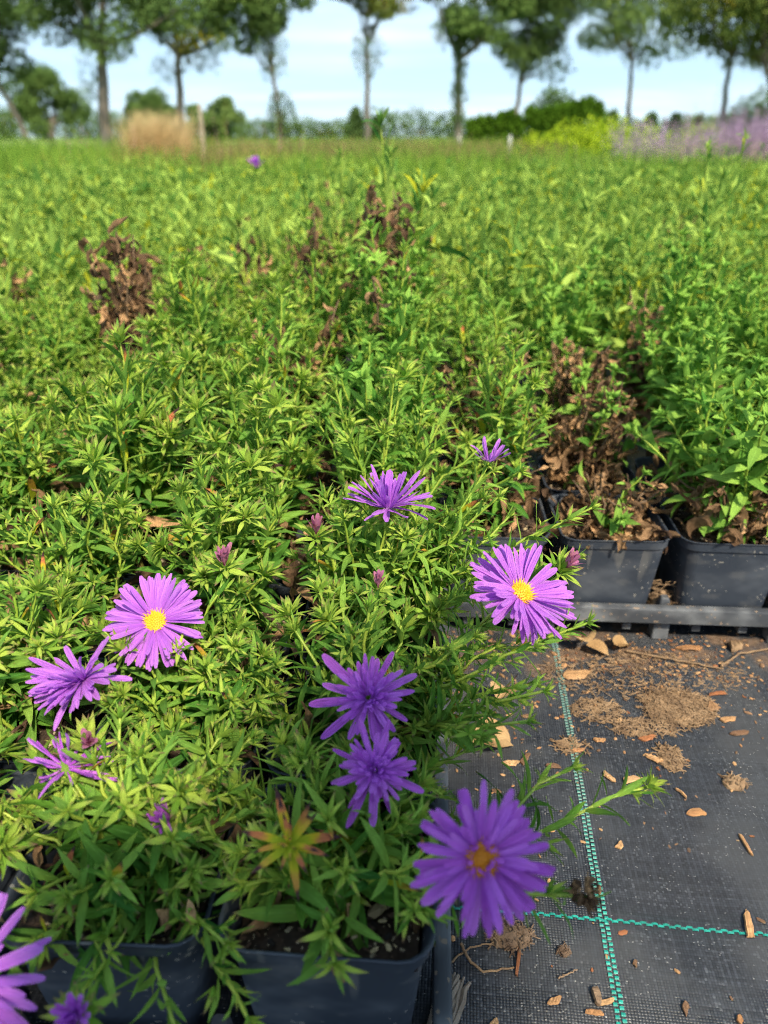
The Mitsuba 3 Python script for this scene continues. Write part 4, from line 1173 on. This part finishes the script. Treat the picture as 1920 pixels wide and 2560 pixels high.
def far_conifer(x, y, w, h, label, seed):
    r = np.random.default_rng(seed); key = numbered('far_conifer'); s = Soup()
    for k in range(9):
        t = k / 8
        cloud(s, (x, y, h * (0.12 + 0.8 * t)), (w * (1 - 0.62 * t ** 1.5), w * (1 - 0.62 * t ** 1.5), h * 0.16), 120, 0.4, r)
    scene[key + '__crown'] = s.ply('crown_dark', smooth=False); tag(key + '__crown', kind='stuff')
    v, f, uv = tube([[x, y, -0.05], [x, y, h * 0.5]], [w * 0.16, w * 0.08], 7)
    scene[key + '__trunk'] = mikit.ply((v, f), 'trunk_bark', smooth=True, uv=uv)
    tag(key, label, 'conifer')


far_conifer(24.8, 80, 0.85, 2.2, 'left one of three small conifers on the right horizon', 1)
far_conifer(27.1, 80, 0.75, 2.2, 'middle one of three small conifers on the right horizon', 2)
far_conifer(29.1, 80, 0.65, 2.0, 'right one of three small conifers on the right horizon', 3)
far_conifer(21.2, 80, 0.9, 2.4, 'small conifer on the horizon just left of the pale crowned tree', 4)
far_conifer(-3.3, 100, 1.3, 3.3, 'conifer on the horizon right of the middle trunk, the taller one', 5)
far_conifer(-0.9, 100, 1.0, 2.4, 'conifer on the horizon left of the ivy clad trunk', 6)
r = np.random.default_rng(8); s = Soup()
for x in np.arange(-110, 110, 2.2):
    h = 2.3 + 1.9 * meshkit.noise(np.array([[x * 0.13, 3.0, 1.0]]))[0] + r.uniform(-0.3, 0.3)
    cloud(s, (x, 122 + r.uniform(-4, 4), h * 0.5), (1.9, 1.5, h * 0.55), 520, 0.42, r)
scene['far_wood'] = s.ply('crown_mid', smooth=False)
tag('far_wood', 'low strip of far woodland along the horizon', 'woodland', kind='stuff')


def blades(s, c, rx, ry, n, h, w, r, lean=0.25, segs=3):
    """upright blades or flower stalks."""
    P = np.array(c) + np.stack([r.uniform(-1, 1, n) * rx, r.uniform(-1, 1, n) * ry, np.zeros(n)], 1)
    H = h * r.uniform(0.6, 1.1, n); az = r.uniform(0, 6.28, n); ln = lean * r.uniform(0.1, 1.2, n)
    for k in range(n):
        d = np.array([math.cos(az[k]), math.sin(az[k]), 0]); sd = np.array([-d[1], d[0], 0]) * w
        v = []
        for q in range(segs + 1):
            t = q / segs; p = P[k] + [0, 0, H[k] * t * (1 - 0.25 * ln[k] * t)] + d * H[k] * ln[k] * t * t
            v += [p + sd * (1 - 0.8 * t), p - sd * (1 - 0.8 * t)]
        f = []
        for q in range(segs):
            a = 2 * q; f += [[a, a + 1, a + 3], [a, a + 3, a + 2]]
        s.add(v, f, np.tile([[0.5, float(r.integers(0, 50)) + 0.4]], (len(v), 1)))


def spikes(s, c, rx, ry, n, h, size, r, per=26, frac=0.55):
    """flower spikes: florets up the top part of a stalk."""
    P = np.array(c) + np.stack([r.uniform(-1, 1, n) * rx, r.uniform(-1, 1, n) * ry, np.zeros(n)], 1); H = h * r.uniform(0.75, 1.08, n); L = r.normal(0, 0.06, (n, 2))
    t = np.tile(1 - frac * np.arange(per) / per, n); k = np.repeat(np.arange(n), per); m = n * per
    o = nrm(r.normal(0, 1, (m, 3))) * (size * (0.4 + 0.9 * (1 - t)))[:, None]
    b = P[k] + np.stack([L[k, 0] * t, L[k, 1] * t, H[k] * t], 1) + o
    M = mats(b, nrm(r.normal(0, 1, (m, 3))), np.tile([[0.1, 0.3, 1.0]], (m, 1)), np.full(m, size), np.full(m, size), np.full(m, size))
    v, f, uv = DIAMOND
    vs = (np.einsum('kij,nj->kni', M[:, :3, :3], v) + M[:, None, :3, 3]).reshape(-1, 3)
    tt = np.tile(uv, (m, 1)); tt[:, 1] += np.repeat(r.integers(0, 50, m), 4)
    s.add(vs, (f[None] + (np.arange(m) * 4)[:, None, None]).reshape(-1, 3), tt)


r = np.random.default_rng(17)
s = Soup(); blades(s, (-1.99, 7.5, 0.0), 0.25, 0.18, 2000, 0.59, 0.004, r, 0.42, 4)
scene['grass_tussock__blades'] = s.ply('tan_grass', smooth=False); tag('grass_tussock__blades', kind='stuff')
tag('grass_tussock', 'rounded tussock of dry golden grass rising behind the bed', 'ornamental grass')
s = Soup(); blades(s, (-3.6, 6.2, 0.0), 2.0, 1.6, 7500, 0.34, 0.0045, r, 0.35)
scene['tall_grass'] = s.ply('grass_blade', smooth=False); tag('tall_grass', 'strip of tall green grass behind the bed on the left', 'grass', kind='stuff')
s = Soup(); blades(s, (-0.4, 8.5, 0.0), 2.0, 1.5, 7500, 0.38, 0.0045, r, 0.35); spikes(s, (-0.4, 8.7, 0), 1.9, 1.1, 160, 0.43, 0.013, r, 16, 0.35)
scene['seed_head_bed'] = s.ply('seed_brown', smooth=False); tag('seed_head_bed', 'brownish bed of perennials gone to seed behind the asters', 'perennials', kind='stuff')
s = Soup(); blades(s, (2.1, 6.2, 0.0), 0.75, 0.55, 2600, 0.27, 0.0035, r, 0.35)
scene['straw_bed'] = s.ply('straw', smooth=False); tag('straw_bed', 'yellowish brown stems below the mauve flowers', 'perennials', kind='stuff')
s = Soup(); spikes(s, (2.35, 6.0, 0.0), 0.66, 0.5, 620, 0.48, 0.014, r, 28, 0.60); spikes(s, (2.95, 6.2, 0.0), 0.50, 0.4, 480, 0.55, 0.014, r, 28, 0.6)
scene['mauve_flowers'] = s.ply('mauve_flower', smooth=False); tag('mauve_flowers', 'hazy bed of mauve flower spikes at the right behind the asters', 'flowers', kind='stuff')
s = Soup(); blades(s, (0.6, 5.4, 0.0), 1.5, 1.1, 5000, 0.33, 0.005, r, 0.35); blades(s, (-0.3, 4.3, 0.0), 2.3, 0.55, 5000, 0.30, 0.005, r, 0.35); blades(s, (2.2, 4.6, 0.0), 1.0, 0.6, 3000, 0.29, 0.005, r, 0.35); blades(s, (3.0, 10.0, 0.0), 4.0, 1.5, 6000, 0.38, 0.007, r, 0.35); blades(s, (-1.0, 13.0, 0.0), 6.0, 1.5, 6000, 0.42, 0.010, r, 0.35)
scene['back_bed_greens'] = s.ply('grass_blade', smooth=False); tag('back_bed_greens', 'fresh green mass of plants just behind the far end of the bed', 'bed plants', kind='stuff')
for c, h, n, lab in (((2.48, 6.5, 0), 0.76, 1, 'tall pink flower spike against the sky near the right edge'), ((-2.53, 7.0, 0), 0.46, 2, 'pink flower stalk at the left below the small tree'), ((-2.12, 7.0, 0), 0.50, 1, 'pale pink flower stalk just left of the golden tussock'),
                     ((-1.30, 7.0, 0), 0.56, 1, 'thin pink flower stalk right of the pale post'), ((-0.88, 7.0, 0), 0.57, 2, 'pink and white flower stalks before the slender leaning tree'), ((-0.67, 7.1, 0), 0.45, 1, 'low pink flower stalk right of the slender leaning tree'), ((2.30, 6.4, 0), 0.62, 2, 'pink purple spikes in front of the two stemmed tree')):
    s = Soup(); spikes(s, c, 0.03, 0.03, n * 2, h, 0.012, r, 34, 0.5); key = numbered('pink_flower_stalk')
    scene[key + '__florets'] = s.ply('pink_flower', smooth=False); tag(key + '__florets', kind='stuff')
    scene[key + '__stem'] = stem_ply(shoot_curve(c, (c[0], c[1], h), r), 0.004, 0.002)
    tag(key, lab, 'flower')
b = trimesh.creation.box((0.030, 0.030, 0.66)); b.apply_translation([-1.70, 8.0, 0.33])
cap = trimesh.creation.cone(0.0212, 0.02, sections=4); cap.apply_transform(trimesh.transformations.rotation_matrix(math.pi / 4, [0, 0, 1])); cap.apply_translation([-1.70, 8.0, 0.66])
scene['wooden_post'] = mikit.ply(trimesh.util.concatenate([b, cap]), 'dry_wood', smooth=False)
tag('wooden_post', 'pale wooden post right of the golden tussock', 'post')
for x, lab in ((0.80, 'short whitish stake left of the ivy clad trunk'), (1.33, 'short whitish stake in front of the hedge')):
    key = numbered('marker_stake')
    b = trimesh.creation.box((0.03, 0.012, 0.40)); b.apply_translation([x, 9.0, 0.2])
    tp = trimesh.creation.cylinder(0.015, 0.012, sections=12); tp.apply_transform(trimesh.transformations.rotation_matrix(math.pi / 2, [1, 0, 0])); tp.apply_translation([x, 9.0, 0.4])
    scene[key] = mikit.ply(trimesh.util.concatenate([b, tp]), 'white_stake', smooth=False); tag(key, lab, 'stake')
scene['white_stake'] = princ((0.55, 0.54, 0.50), 0.6)
# a dark purple flower over the blurred bed
kb = numbered('distant_flower')
bud(kb, (-0.367, 2.41, 0.312), (0.1, -0.2, 1), r, 0.022, 1.0, 'petal_deep')
scene[kb + '__stem'] = stem_ply(shoot_curve((-0.37, 2.42, SOIL_Z), (-0.367, 2.41, 0.305), r), 0.002, 0.0012)
tag(kb, 'single dark purple flower rising over the blurred bed left of the middle', 'flower')

# ---------------------------------------------------------------- litter on the fabric
def fz(x, y):
    return float(fab_z(np.array([x]), np.array([y]))[0])


def chip(x, y, l, w, th, ang, label, group=None, seed=0, name='wood_chip', mat='wood', tilt=0.0, cat='wood chip'):
    r = np.random.default_rng(1000 + seed)
    n = 9; t = np.linspace(0, 1, n)
    e0, e1 = r.uniform(0.25, 0.95, 2); half = 0.5 * w * np.clip(np.minimum(1.0, np.minimum(e0 + 4.5 * t, e1 + 4.5 * (1 - t))) * r.uniform(0.82, 1.08, n) * (1 + r.uniform(-0.35, 0.35) * (t - 0.5)), 0.15, 1.2); skew = r.uniform(-0.35, 0.35, 2) * w
    mid = 0.12 * w * np.sin(t * 3 + r.uniform(0, 6)); zc = 0.10 * l * r.uniform(0.1, 1) * np.sin(np.pi * t)
    v, uv = [], []
    for k in range(n):
        for a, zz in ((-1, 0.15), (-0.75, 1.0), (0.75, 0.9), (1, 0.1)):
            v.append([(t[k] - 0.5) * l + a * (skew[0] * (1 - t[k]) + skew[1] * t[k]), mid[k] + a * half[k], zc[k] + th * zz * r.uniform(0.7, 1.1)]); uv.append([(a + 1) / 2, seed % 60 + min(t[k], 0.98)])
        v.append([(t[k] - 0.5) * l, mid[k], zc[k]]); uv.append([0.5, seed % 60 + 0.5])
    f = []
    for k in range(n - 1):
        for j in range(5):
            a, b = k * 5 + j, k * 5 + (j + 1) % 5; f += [[a, a + 5, b + 5], [a, b + 5, b]]
    f += [[0, 1, 2], [0, 2, 3], [0, 3, 4]] + [[(n - 1) * 5 + q for q in tri] for tri in ((0, 2, 1), (0, 3, 2), (0, 4, 3))]
    key = numbered(name)
    M = T().translate([x, y, fz(x, y) + 0.0006]).rotate([0, 0, 1], ang).rotate([0, 1, 0], tilt)
    scene[key] = {**mikit.ply((np.array(v), np.array(f)), mat, smooth=False, uv=np.array(uv)), 'to_world': M}
    tag(key, label, cat, group)


CHIPS = [  # x, y, length, width, angle, label
    (0.1555, 0.5001, 0.021, 0.011, 10, 'large flat tan wood chip left of the fibrous clump'), (0.2580, 0.5327, 0.020, 0.006, -5, 'reddish bark strip near the tray leg'), (0.2585, 0.4737, 0.013, 0.0036, 4, 'pale yellow stick chip at the upper right of the fibrous clump'),
    (0.2499, 0.4611, 0.006, 0.010, 20, 'orange chip touching the right end of the fibrous clump'), (0.2555, 0.4440, 0.011, 0.005, 12, 'bright tan chip right of the fibrous clump'), (0.2581, 0.4299, 0.014, 0.0045, 15, 'dull brown chip at the far right, below a tan one'),
    (0.1897, 0.4253, 0.011, 0.005, 8, 'orange chip at the lower edge of the fibrous clump'), (0.1548, 0.4237, 0.0075, 0.004, 0, 'small orange chip right of the long teal line'), (0.1374, 0.4136, 0.009, 0.003, 10, 'thin tan chip lying on the long teal line'),
    (0.1877, 0.4054, 0.011, 0.0045, -30, 'tan chip left of the small fibre clump'), 
    (0.1165, 0.3978, 0.008, 0.0045, 3, 'pale short chip just left of the long teal line'), (0.0980, 0.4054, 0.011, 0.004, 58, 'slanting tan chip beside the leaning aster shoots'), (0.0879, 0.4009, 0.010, 0.005, 10, 'brown chip under the leaning aster shoots'),
    (0.1523, 0.3882, 0.010, 0.004, -60, 'forked orange chip right of the long teal line'), (0.1672, 0.3857, 0.012, 0.0055, 14, 'tan chip behind the tip of the leaning shoot'),
    (0.1960, 0.3737, 0.009, 0.0018, -58, 'thin straw coloured splinter in the middle of the fabric'), (0.1998, 0.3583, 0.0105, 0.0062, -4, 'pale rectangular wood chip on the open fabric'), 
    (0.2006, 0.2803, 0.0155, 0.0042, 72, 'long tan chip lying across the teal cross line'), (0.2214, 0.3328, 0.0150, 0.0022, 95, 'thin red brown stick standing out at the right'),
    (0.1442, 0.3328, 0.0055, 0.004, 40, 'whitish crumb right of the long teal line'), (0.0855, 0.2384, 0.0062, 0.0040, 5, 'red brown oval chip near the bottom, left of the teal line'), (0.1113, 0.2378, 0.0080, 0.0026, 10, 'tan splinter touching the teal line near the bottom'),
    (0.1038, 0.2325, 0.0082, 0.0026, -4, 'tan splinter below the dark cone scale'), (0.1499, 0.2348, 0.0052, 0.0040, 45, 'orange cube shaped chip near the bottom'), (0.0535, 0.2268, 0.0058, 0.0035, 50, 'tan chip near the bottom beside the grey bark'),
    (0.1315, 0.2577, 0.0035, 0.0024, 80, 'small orange chip right of the teal line'), (0.1748, 0.2292, 0.0040, 0.0032, 60, 'red chip near the bottom right corner'),
    (0.0702, 0.2588, 0.0160, 0.0018, 76, 'reddish thin stick left of the teal line'), (0.0319, 0.2765, 0.0085, 0.0065, 60, 'brown bark flake beside the front pot'), (0.0288, 0.2483, 0.0080, 0.0055, -55, 'red brown flake at the foot of the front tray')]
for k, (x, y, l, w, a, lab) in enumerate(CHIPS):
    chip(x, y, l, w, 0.0016, a, lab, seed=k * 7 + 3)
chip(0.1066, 0.2398, 0.0085, 0.0042, 0.0030, 85, 'dark cone scale beside the teal line near the bottom', seed=900, name='cone_scale', mat='stem_brown', cat='cone scale')
r = np.random.default_rng(3); s = Soup()
for k in range(26):
    a = r.uniform(-0.5, 0.5); p = np.array([[-0.016 + 0.004 * r.random(), a * 0.010, 0.001 + 0.004 * r.random()], [0.0, a * 0.013, 0.003 + 0.0045 * (1 - abs(a)) * r.uniform(0.5, 1.2)], [0.012 + 0.007 * r.random(), a * 0.011 + r.normal(0, 0.001), 0.001 + 0.004 * r.random()]])
    tt = np.linspace(0, 1, 7); p = np.stack([np.interp(tt, [0, 0.5, 1], p[:, q]) for q in range(3)], -1) + r.normal(0, 0.0003, (7, 3))
    v, f, uv = tube(p, 0.0016 * r.uniform(0.6, 1.3) * np.array([0.5, 0.9, 1, 1, 1, 0.8, 0.4]), 5); s.add(v, f, uv)
scene['bark_piece'] = {**s.ply('bark_grey', smooth=False), 'to_world': T().translate([0.0315, 0.2335, fz(0.0315, 0.2335)]).rotate([0, 0, 1], 66)}
tag('bark_piece', 'weathered grey splintered bark piece against the front tray', 'bark')
chip(0.2985, 0.5344, 0.012, 0.010, 0.006, 30, 'rounded pale stone near the tray across the aisle', seed=903, name='small_stone', mat='fibre', cat='stone')


def clump(name, c, rad, n, length, label, mat, seed, cat, core=True, wid=0.00032, z0=None):
    """a matted tangle of root fibres round a crumbly core."""
    r = np.random.default_rng(seed); key = numbered(name); s = Soup()
    z0 = fz(c[0], c[1]) if z0 is None else z0
    for k in range(n):
        a = r.uniform(0, 6.28); rr = math.sqrt(r.random())
        p = np.array([c[0] + rad[0] * rr * math.cos(a), c[1] + rad[1] * rr * math.sin(a), z0 + rad[2] * (1 - rr ** 2) * r.uniform(0.3, 1.05) + 0.0008])
        d = r.normal(0, 1, 3) * [1, 0.8, 0.25]; pts = [p]
        for q in range(4):
            d = d + r.normal(0, 0.7, 3) * [1, 1, 0.3]; p2 = pts[-1] + nrm(d * [1, 1, 0.5]) * length / 4; p2[2] = min(p2[2], z0 + rad[2] * 1.15);  p2[2] = max(p2[2], z0 + 0.0006); pts.append(p2)
        v, f, uv = tube(pts, wid * r.uniform(0.6, 1.6), 3, False); s.add(v, f, uv)
    scene[key + '__fibres'] = s.ply(mat, smooth=False); tag(key + '__fibres', kind='stuff')
    if core:
        b = trimesh.creation.icosphere(subdivisions=4); v = np.array(b.vertices)
        v = v * (0.80 + 0.42 * meshkit.fbm(v * 2.2 + seed, 4, seed)[:, None]); v = v * np.array(rad) * [0.85, 0.85, 0.62]; v = v + 0.0011 * (meshkit.fbm(v * 900, 2, seed) - 0.5)[:, None]; v[:, 2] = np.maximum(v[:, 2], -0.0005)
        scene[key + '__core'] = mikit.ply((v + [c[0], c[1], z0 + 0.0003], np.array(b.faces)), mat, smooth=True)
    tag(key, label, cat)


clump('root_clump', (0.2238, 0.4592), (0.028, 0.022, 0.0030), 900, 0.006, 'large matted clump of tan root fibres on the fabric', 'fibre', 1, 'root clump')
clump('root_clump', (0.1617, 0.4569), (0.020, 0.014, 0.0016), 320, 0.005, 'loose brown fibres left of the large root clump', 'fibre', 2, 'root clump', core=False)
clump('root_clump', (0.1920, 0.4370), (0.026, 0.010, 0.0012), 300, 0.0055, 'thin spread of fibres below the large root clump', 'fibre', 3, 'root clump', core=False)
clump('root_clump', (0.1999, 0.4062), (0.009, 0.013, 0.003), 160, 0.005, 'small tan fibre clump in front of the large one', 'fibre', 4, 'root clump')
clump('root_clump', (0.2345, 0.3828), (0.0085, 0.0070, 0.0055), 60, 0.004, 'round brown crumb of roots at the right of the open fabric', 'fibre', 5, 'root clump')
clump('root_clump', (0.1329, 0.4176), (0.012, 0.008, 0.0015), 110, 0.006, 'fluffy fibres lying over the long teal line', 'fibre', 6, 'root clump', core=False)
clump('root_clump', (0.0685, 0.2727), (0.012, 0.009, 0.007), 150, 0.005, 'dark root crumb behind the biggest flower', 'stem_brown', 7, 'root clump')
clump('root_clump', (0.2100, 0.5000), (0.085, 0.030, 0.0009), 620, 0.006, 'scattered brown fibres in front of the tray across the aisle', 'fibre', 8, 'root clump', core=False)
clump('root_clump', (0.0956, 0.2645), (0.0035, 0.0035, 0.003), 24, 0.003, 'tiny dark crumb left of the teal line', 'stem_brown', 9, 'root clump')


hx, hy = right_pot(1, 0) + (E1 * 0.049 - E2 * 0.024)[:2]
clump('root_clump', (hx, hy), (0.010, 0.012, 0.034), 160, 0.010, 'tan heap of root fibres wedged between two pots across the aisle', 'fibre', 12, 'root clump', z0=0.0165)


def twig(pts, rad, label, mat='fibre', seed=0):
    r = np.random.default_rng(seed); p = np.array([[x, y, fz(x, y) + z] for x, y, z in pts])
    k = np.linspace(0, 1, len(p)); t = np.linspace(0, 1, 16)
    q = np.stack([np.interp(t, k, p[:, a]) for a in range(3)], -1) + r.normal(0, 0.0004, (16, 3)) * [1, 1, 0.3]
    v, f, uv = tube(q, rad * np.linspace(1, 0.55, 16), 6)
    key = numbered('twig'); scene[key] = mikit.ply((v, f), mat, smooth=True, uv=uv); tag(key, label, 'twig')


twig([(0.2042, 0.5299, 0.002), (0.24, 0.515, 0.003), (0.2751, 0.5038, 0.002)], 0.0011, 'long thin twig lying left of the pale stone', seed=1)
twig([(0.2745, 0.5064, 0.002), (0.295, 0.522, 0.004), (0.335, 0.533, 0.003)], 0.0010, 'curved twig running out at the right edge', seed=2)
twig([(0.0281, 0.2542, 0.001), (0.045, 0.265, 0.003), (0.0589, 0.2686, 0.002)], 0.0007, 'thin grey twig beside the front tray', seed=3)
twig([(0.0409, 0.2656, 0.006), (0.0440, 0.2590, 0.003), (0.0516, 0.2532, 0.0012), (0.068, 0.2555, 0.001)], 0.0009, 'bent grey twig crossing the thin one', seed=4)
twig([(0.090, 0.2500, 0.001), (0.1000, 0.2530, 0.003)], 0.0005, 'short dark twig above the cone scale', 'stem_brown', seed=5)


def fallen_leaf(x, y, l, w, ang, label, seed):
    r = np.random.default_rng(seed)
    v, f, uv = blade(10, 6, ovate(w / l / 2), r.uniform(0.3, 0.7), r.uniform(0.6, 1.4), r.uniform(-0.6, 0.6), 2.2, 0, seed)
    v = v * l; v[:, 2] += -v[:, 2].min() + 0.0008
    key = numbered('fallen_leaf'); scene[key] = {**mikit.ply((v, f), 'dry_leaf_tan', smooth=True, uv=uv), 'to_world': T().translate([x, y, fz(x, y)]).rotate([0, 0, 1], ang)}
    tag(key, label, 'fallen leaf')


fallen_leaf(0.165, 0.520, 0.030, 0.020, 80, 'curled tan leaf in front of the tray across the aisle, left one', 1)
fallen_leaf(0.195, 0.528, 0.020, 0.015, 40, 'curled tan leaf in front of the tray across the aisle, right one', 2)
fallen_leaf(0.170, 0.530, 0.022, 0.012, -20, 'small tan leaf between the two curled ones', 3)
fallen_leaf(0.062, 0.410, 0.034, 0.024, 15, 'broad tan leaf under the leaning aster shoots', 4)
fallen_leaf(0.085, 0.455, 0.030, 0.020, 60, 'tan leaf half hidden by the asters at the aisle edge', 5)
# crumbs too small to pick apart
r = np.random.default_rng(55); s = Soup()
for k in range(2600):
    y = 0.20 + 0.36 * r.random() ** 0.6; x = 0.03 + r.random() * 0.36
    dens = 0.12 + 1.0 * max(0, (y - 0.40) / 0.14) ** 1.2 * meshkit.noise(np.array([[x * 22, y * 30, 0.5]]))[0] * 1.6
    if r.random() > dens:
        continue
    l = r.uniform(0.0007, 0.0022) * (1.9 if r.random() < 0.12 else 1)
    b = trimesh.creation.icosphere(subdivisions=0); v = np.array(b.vertices) * [l, l * r.uniform(0.25, 0.7), l * r.uniform(0.15, 0.35)]
    a = r.uniform(0, 6.28); R = np.array([[math.cos(a), -math.sin(a), 0], [math.sin(a), math.cos(a), 0], [0, 0, 1]])
    s.add(v @ R.T + [x, y, fz(x, y) + 0.0006], np.array(b.faces), np.tile([[0.5, r.integers(0, 50) + 0.4]], (len(v), 1)))
scene['wood_crumbs'] = s.ply('wood', smooth=False); tag('wood_crumbs', 'fine wood crumbs strewn over the fabric', 'crumbs', kind='stuff')

# ---------------------------------------------------------------- the photographer, whose shade falls on the front pots
def hull(balls, refine):
    parts = []
    for (p, a), (q, b) in balls:
        A = m3.Manifold.sphere(a, 20).translate(list(p)); B = m3.Manifold.sphere(b, 20).translate(list(q))
        parts.append(m3.Manifold.batch_hull([A, B]))
    m = m3.Manifold.batch_boolean(parts, m3.OpType.Add).refine_to_length(refine).to_mesh()
    t = trimesh.Trimesh(m.vert_properties[:, :3], m.tri_verts, process=True)
    trimesh.smoothing.filter_taubin(t, iterations=12)
    return t


J = dict(head=(0.245, -0.235, 0.755), neck=(0.262, -0.325, 0.665), chest=(0.265, -0.43, 0.575), belly=(0.26, -0.60, 0.47), hip=(0.25, -0.72, 0.36),
         shl=(0.100, -0.385, 0.625), shr=(0.415, -0.355, 0.635), ell=(-0.05, -0.24, 0.43), elr=(0.320, -0.19, 0.40), wrl=(-0.085, -0.085, 0.350), wrr=(0.095, -0.085, 0.345),
         hpl=(0.16, -0.73, 0.34), hpr=(0.34, -0.72, 0.34), knl=(0.10, -0.40, 0.36), knr=(0.42, -0.36, 0.34), anl=(0.12, -0.66, 0.075), anr=(0.39, -0.62, 0.075), tol=(0.10, -0.49, 0.03), tor=(0.42, -0.45, 0.03))
J = {k: (p[0] + 0.03, p[1] - 0.05, p[2]) if k[:2] not in ('wr', 'el') else p for k, p in J.items()}
g = lambda a, ra, b, rb: ((J[a], ra), (J[b], rb))
body = hull([g('chest', 0.115, 'belly', 0.115), g('belly', 0.115, 'hip', 0.125), g('shl', 0.062, 'chest', 0.105), g('shr', 0.062, 'chest', 0.105), g('shl', 0.058, 'shr', 0.058), g('neck', 0.050, 'chest', 0.09), g('shl', 0.056, 'ell', 0.043), g('shr', 0.056, 'elr', 0.043),
             g('ell', 0.042, 'wrl', 0.029), g('elr', 0.042, 'wrr', 0.029)], 0.018)
scene['person__jacket'] = mikit.ply(body, 'jacket', smooth=True)
legs = hull([g('hip', 0.12, 'hpl', 0.10), g('hip', 0.12, 'hpr', 0.10), g('hpl', 0.095, 'knl', 0.064), g('hpr', 0.095, 'knr', 0.064), g('knl', 0.062, 'anl', 0.042), g('knr', 0.062, 'anr', 0.042)], 0.018)
scene['person__trousers'] = mikit.ply(legs, 'trousers', smooth=True)
for a, b in (('anl', 'tol'), ('anr', 'tor')):
    sh = hull([((np.array(J[a]) - [0, 0.03, 0.03], 0.043), (np.array(J[b]) + [0, 0, 0.012], 0.040)), ((np.array(J[a]), 0.045), (np.array(J[a]) + [0, 0.02, 0.0], 0.044))], 0.012)
    sh.vertices[:, 2] = np.maximum(sh.vertices[:, 2], 0.004)
    put('person__shoe', mikit.ply(sh, 'shoe', smooth=True))
hd = np.array(J['head'])
head = hull([((hd + [0, -0.02, 0.015], 0.082), (hd + [0, 0.018, -0.01], 0.074)), ((hd + [0, 0.03, -0.05], 0.046), (hd + [0, 0.0, -0.02], 0.068)), ((hd + [-0.003, 0.085, -0.035], 0.012), (hd + [0, 0.068, 0.0], 0.010)), ((hd + [0, -0.03, -0.05], 0.05), (np.array(J['neck']) + [0, -0.01, -0.01], 0.050)),
             ((hd + [0.078, -0.005, -0.012], 0.016), (hd + [0.074, 0.0, -0.03], 0.010)), ((hd + [-0.078, -0.005, -0.012], 0.016), (hd + [-0.074, 0.0, -0.03], 0.010)), ((hd + [-0.02, 0.076, -0.062], 0.009), (hd + [0.02, 0.076, -0.062], 0.009))], 0.008)
scene['person__head'] = mikit.ply(head, 'skin', smooth=True)
for sx in (-1, 1):
    e = trimesh.creation.icosphere(subdivisions=2, radius=0.0115); e.apply_translation(hd + [0.030 * sx, 0.0755, 0.004]); put('person__eye', mikit.ply(e, 'shoe', smooth=True))
hair = hull([((hd + [0, -0.030, 0.030], 0.090), (hd + [0, 0.006, 0.034], 0.080)), ((hd + [0, -0.04, 0.0], 0.084), (hd + [0, -0.055, -0.03], 0.062))], 0.012)
scene['person__hair'] = mikit.ply(hair, 'hair', smooth=True)
for sx, wr in ((-1, 'wrl'), (1, 'wrr')):
    w = np.array(J[wr]); pm = np.array([0.052 * sx, -0.052, 0.345])
    bones = [((w, 0.026), (pm + [0.02 * sx, -0.008, 0], 0.021))]
    for q, (dz, ln) in enumerate(((0.030, 0.9), (0.010, 1.0), (-0.010, 0.95), (-0.028, 0.78))):
        k0 = pm + [0.014 * sx, -0.004, dz * 0.8]; k1 = k0 + [-0.012 * sx * ln, -0.014, dz * 0.15]; k2 = k1 + [-0.026 * sx * ln, 0.000, 0.0]; k3 = k2 + [-0.016 * sx * ln, 0.006, 0]
        bones += [((k0, 0.0105), (k1, 0.009)), ((k1, 0.009), (k2, 0.0082)), ((k2, 0.0082), (k3, 0.0072))]
    t0_ = pm + [0.012 * sx, 0.002, 0.030]; bones += [((pm + [0.02 * sx, 0, 0.006], 0.013), (t0_, 0.0105)), ((t0_, 0.0105), (t0_ + [-0.012 * sx, 0.004, 0.022], 0.0085))]
    put('person__hand', mikit.ply(hull(bones, 0.004), 'skin', smooth=True))
tag('person', 'photographer crouching in a dark jacket with a phone held in both hands', 'person')
ph = trimesh.creation.box((0.074, 0.008, 0.155)); 
ph.apply_transform(trimesh.transformations.rotation_matrix(-PITCH, [1, 0, 0])); ph.apply_translation(CAM + np.array([0.0, -0.0345, -0.0410]))
scene['mobile_phone'] = mikit.ply(ph, 'shoe', smooth=False)
tag('mobile_phone', 'black mobile phone held upright by the photographer', 'phone')
scene['jacket'] = princ((0.03, 0.04, 0.07), 0.9); scene['trousers'] = princ((0.05, 0.06, 0.09), 0.9); scene['shoe'] = princ((0.02, 0.02, 0.022), 0.5); scene['skin'] = princ((0.55, 0.33, 0.24), 0.5); scene['hair'] = princ((0.07, 0.045, 0.03), 0.6)
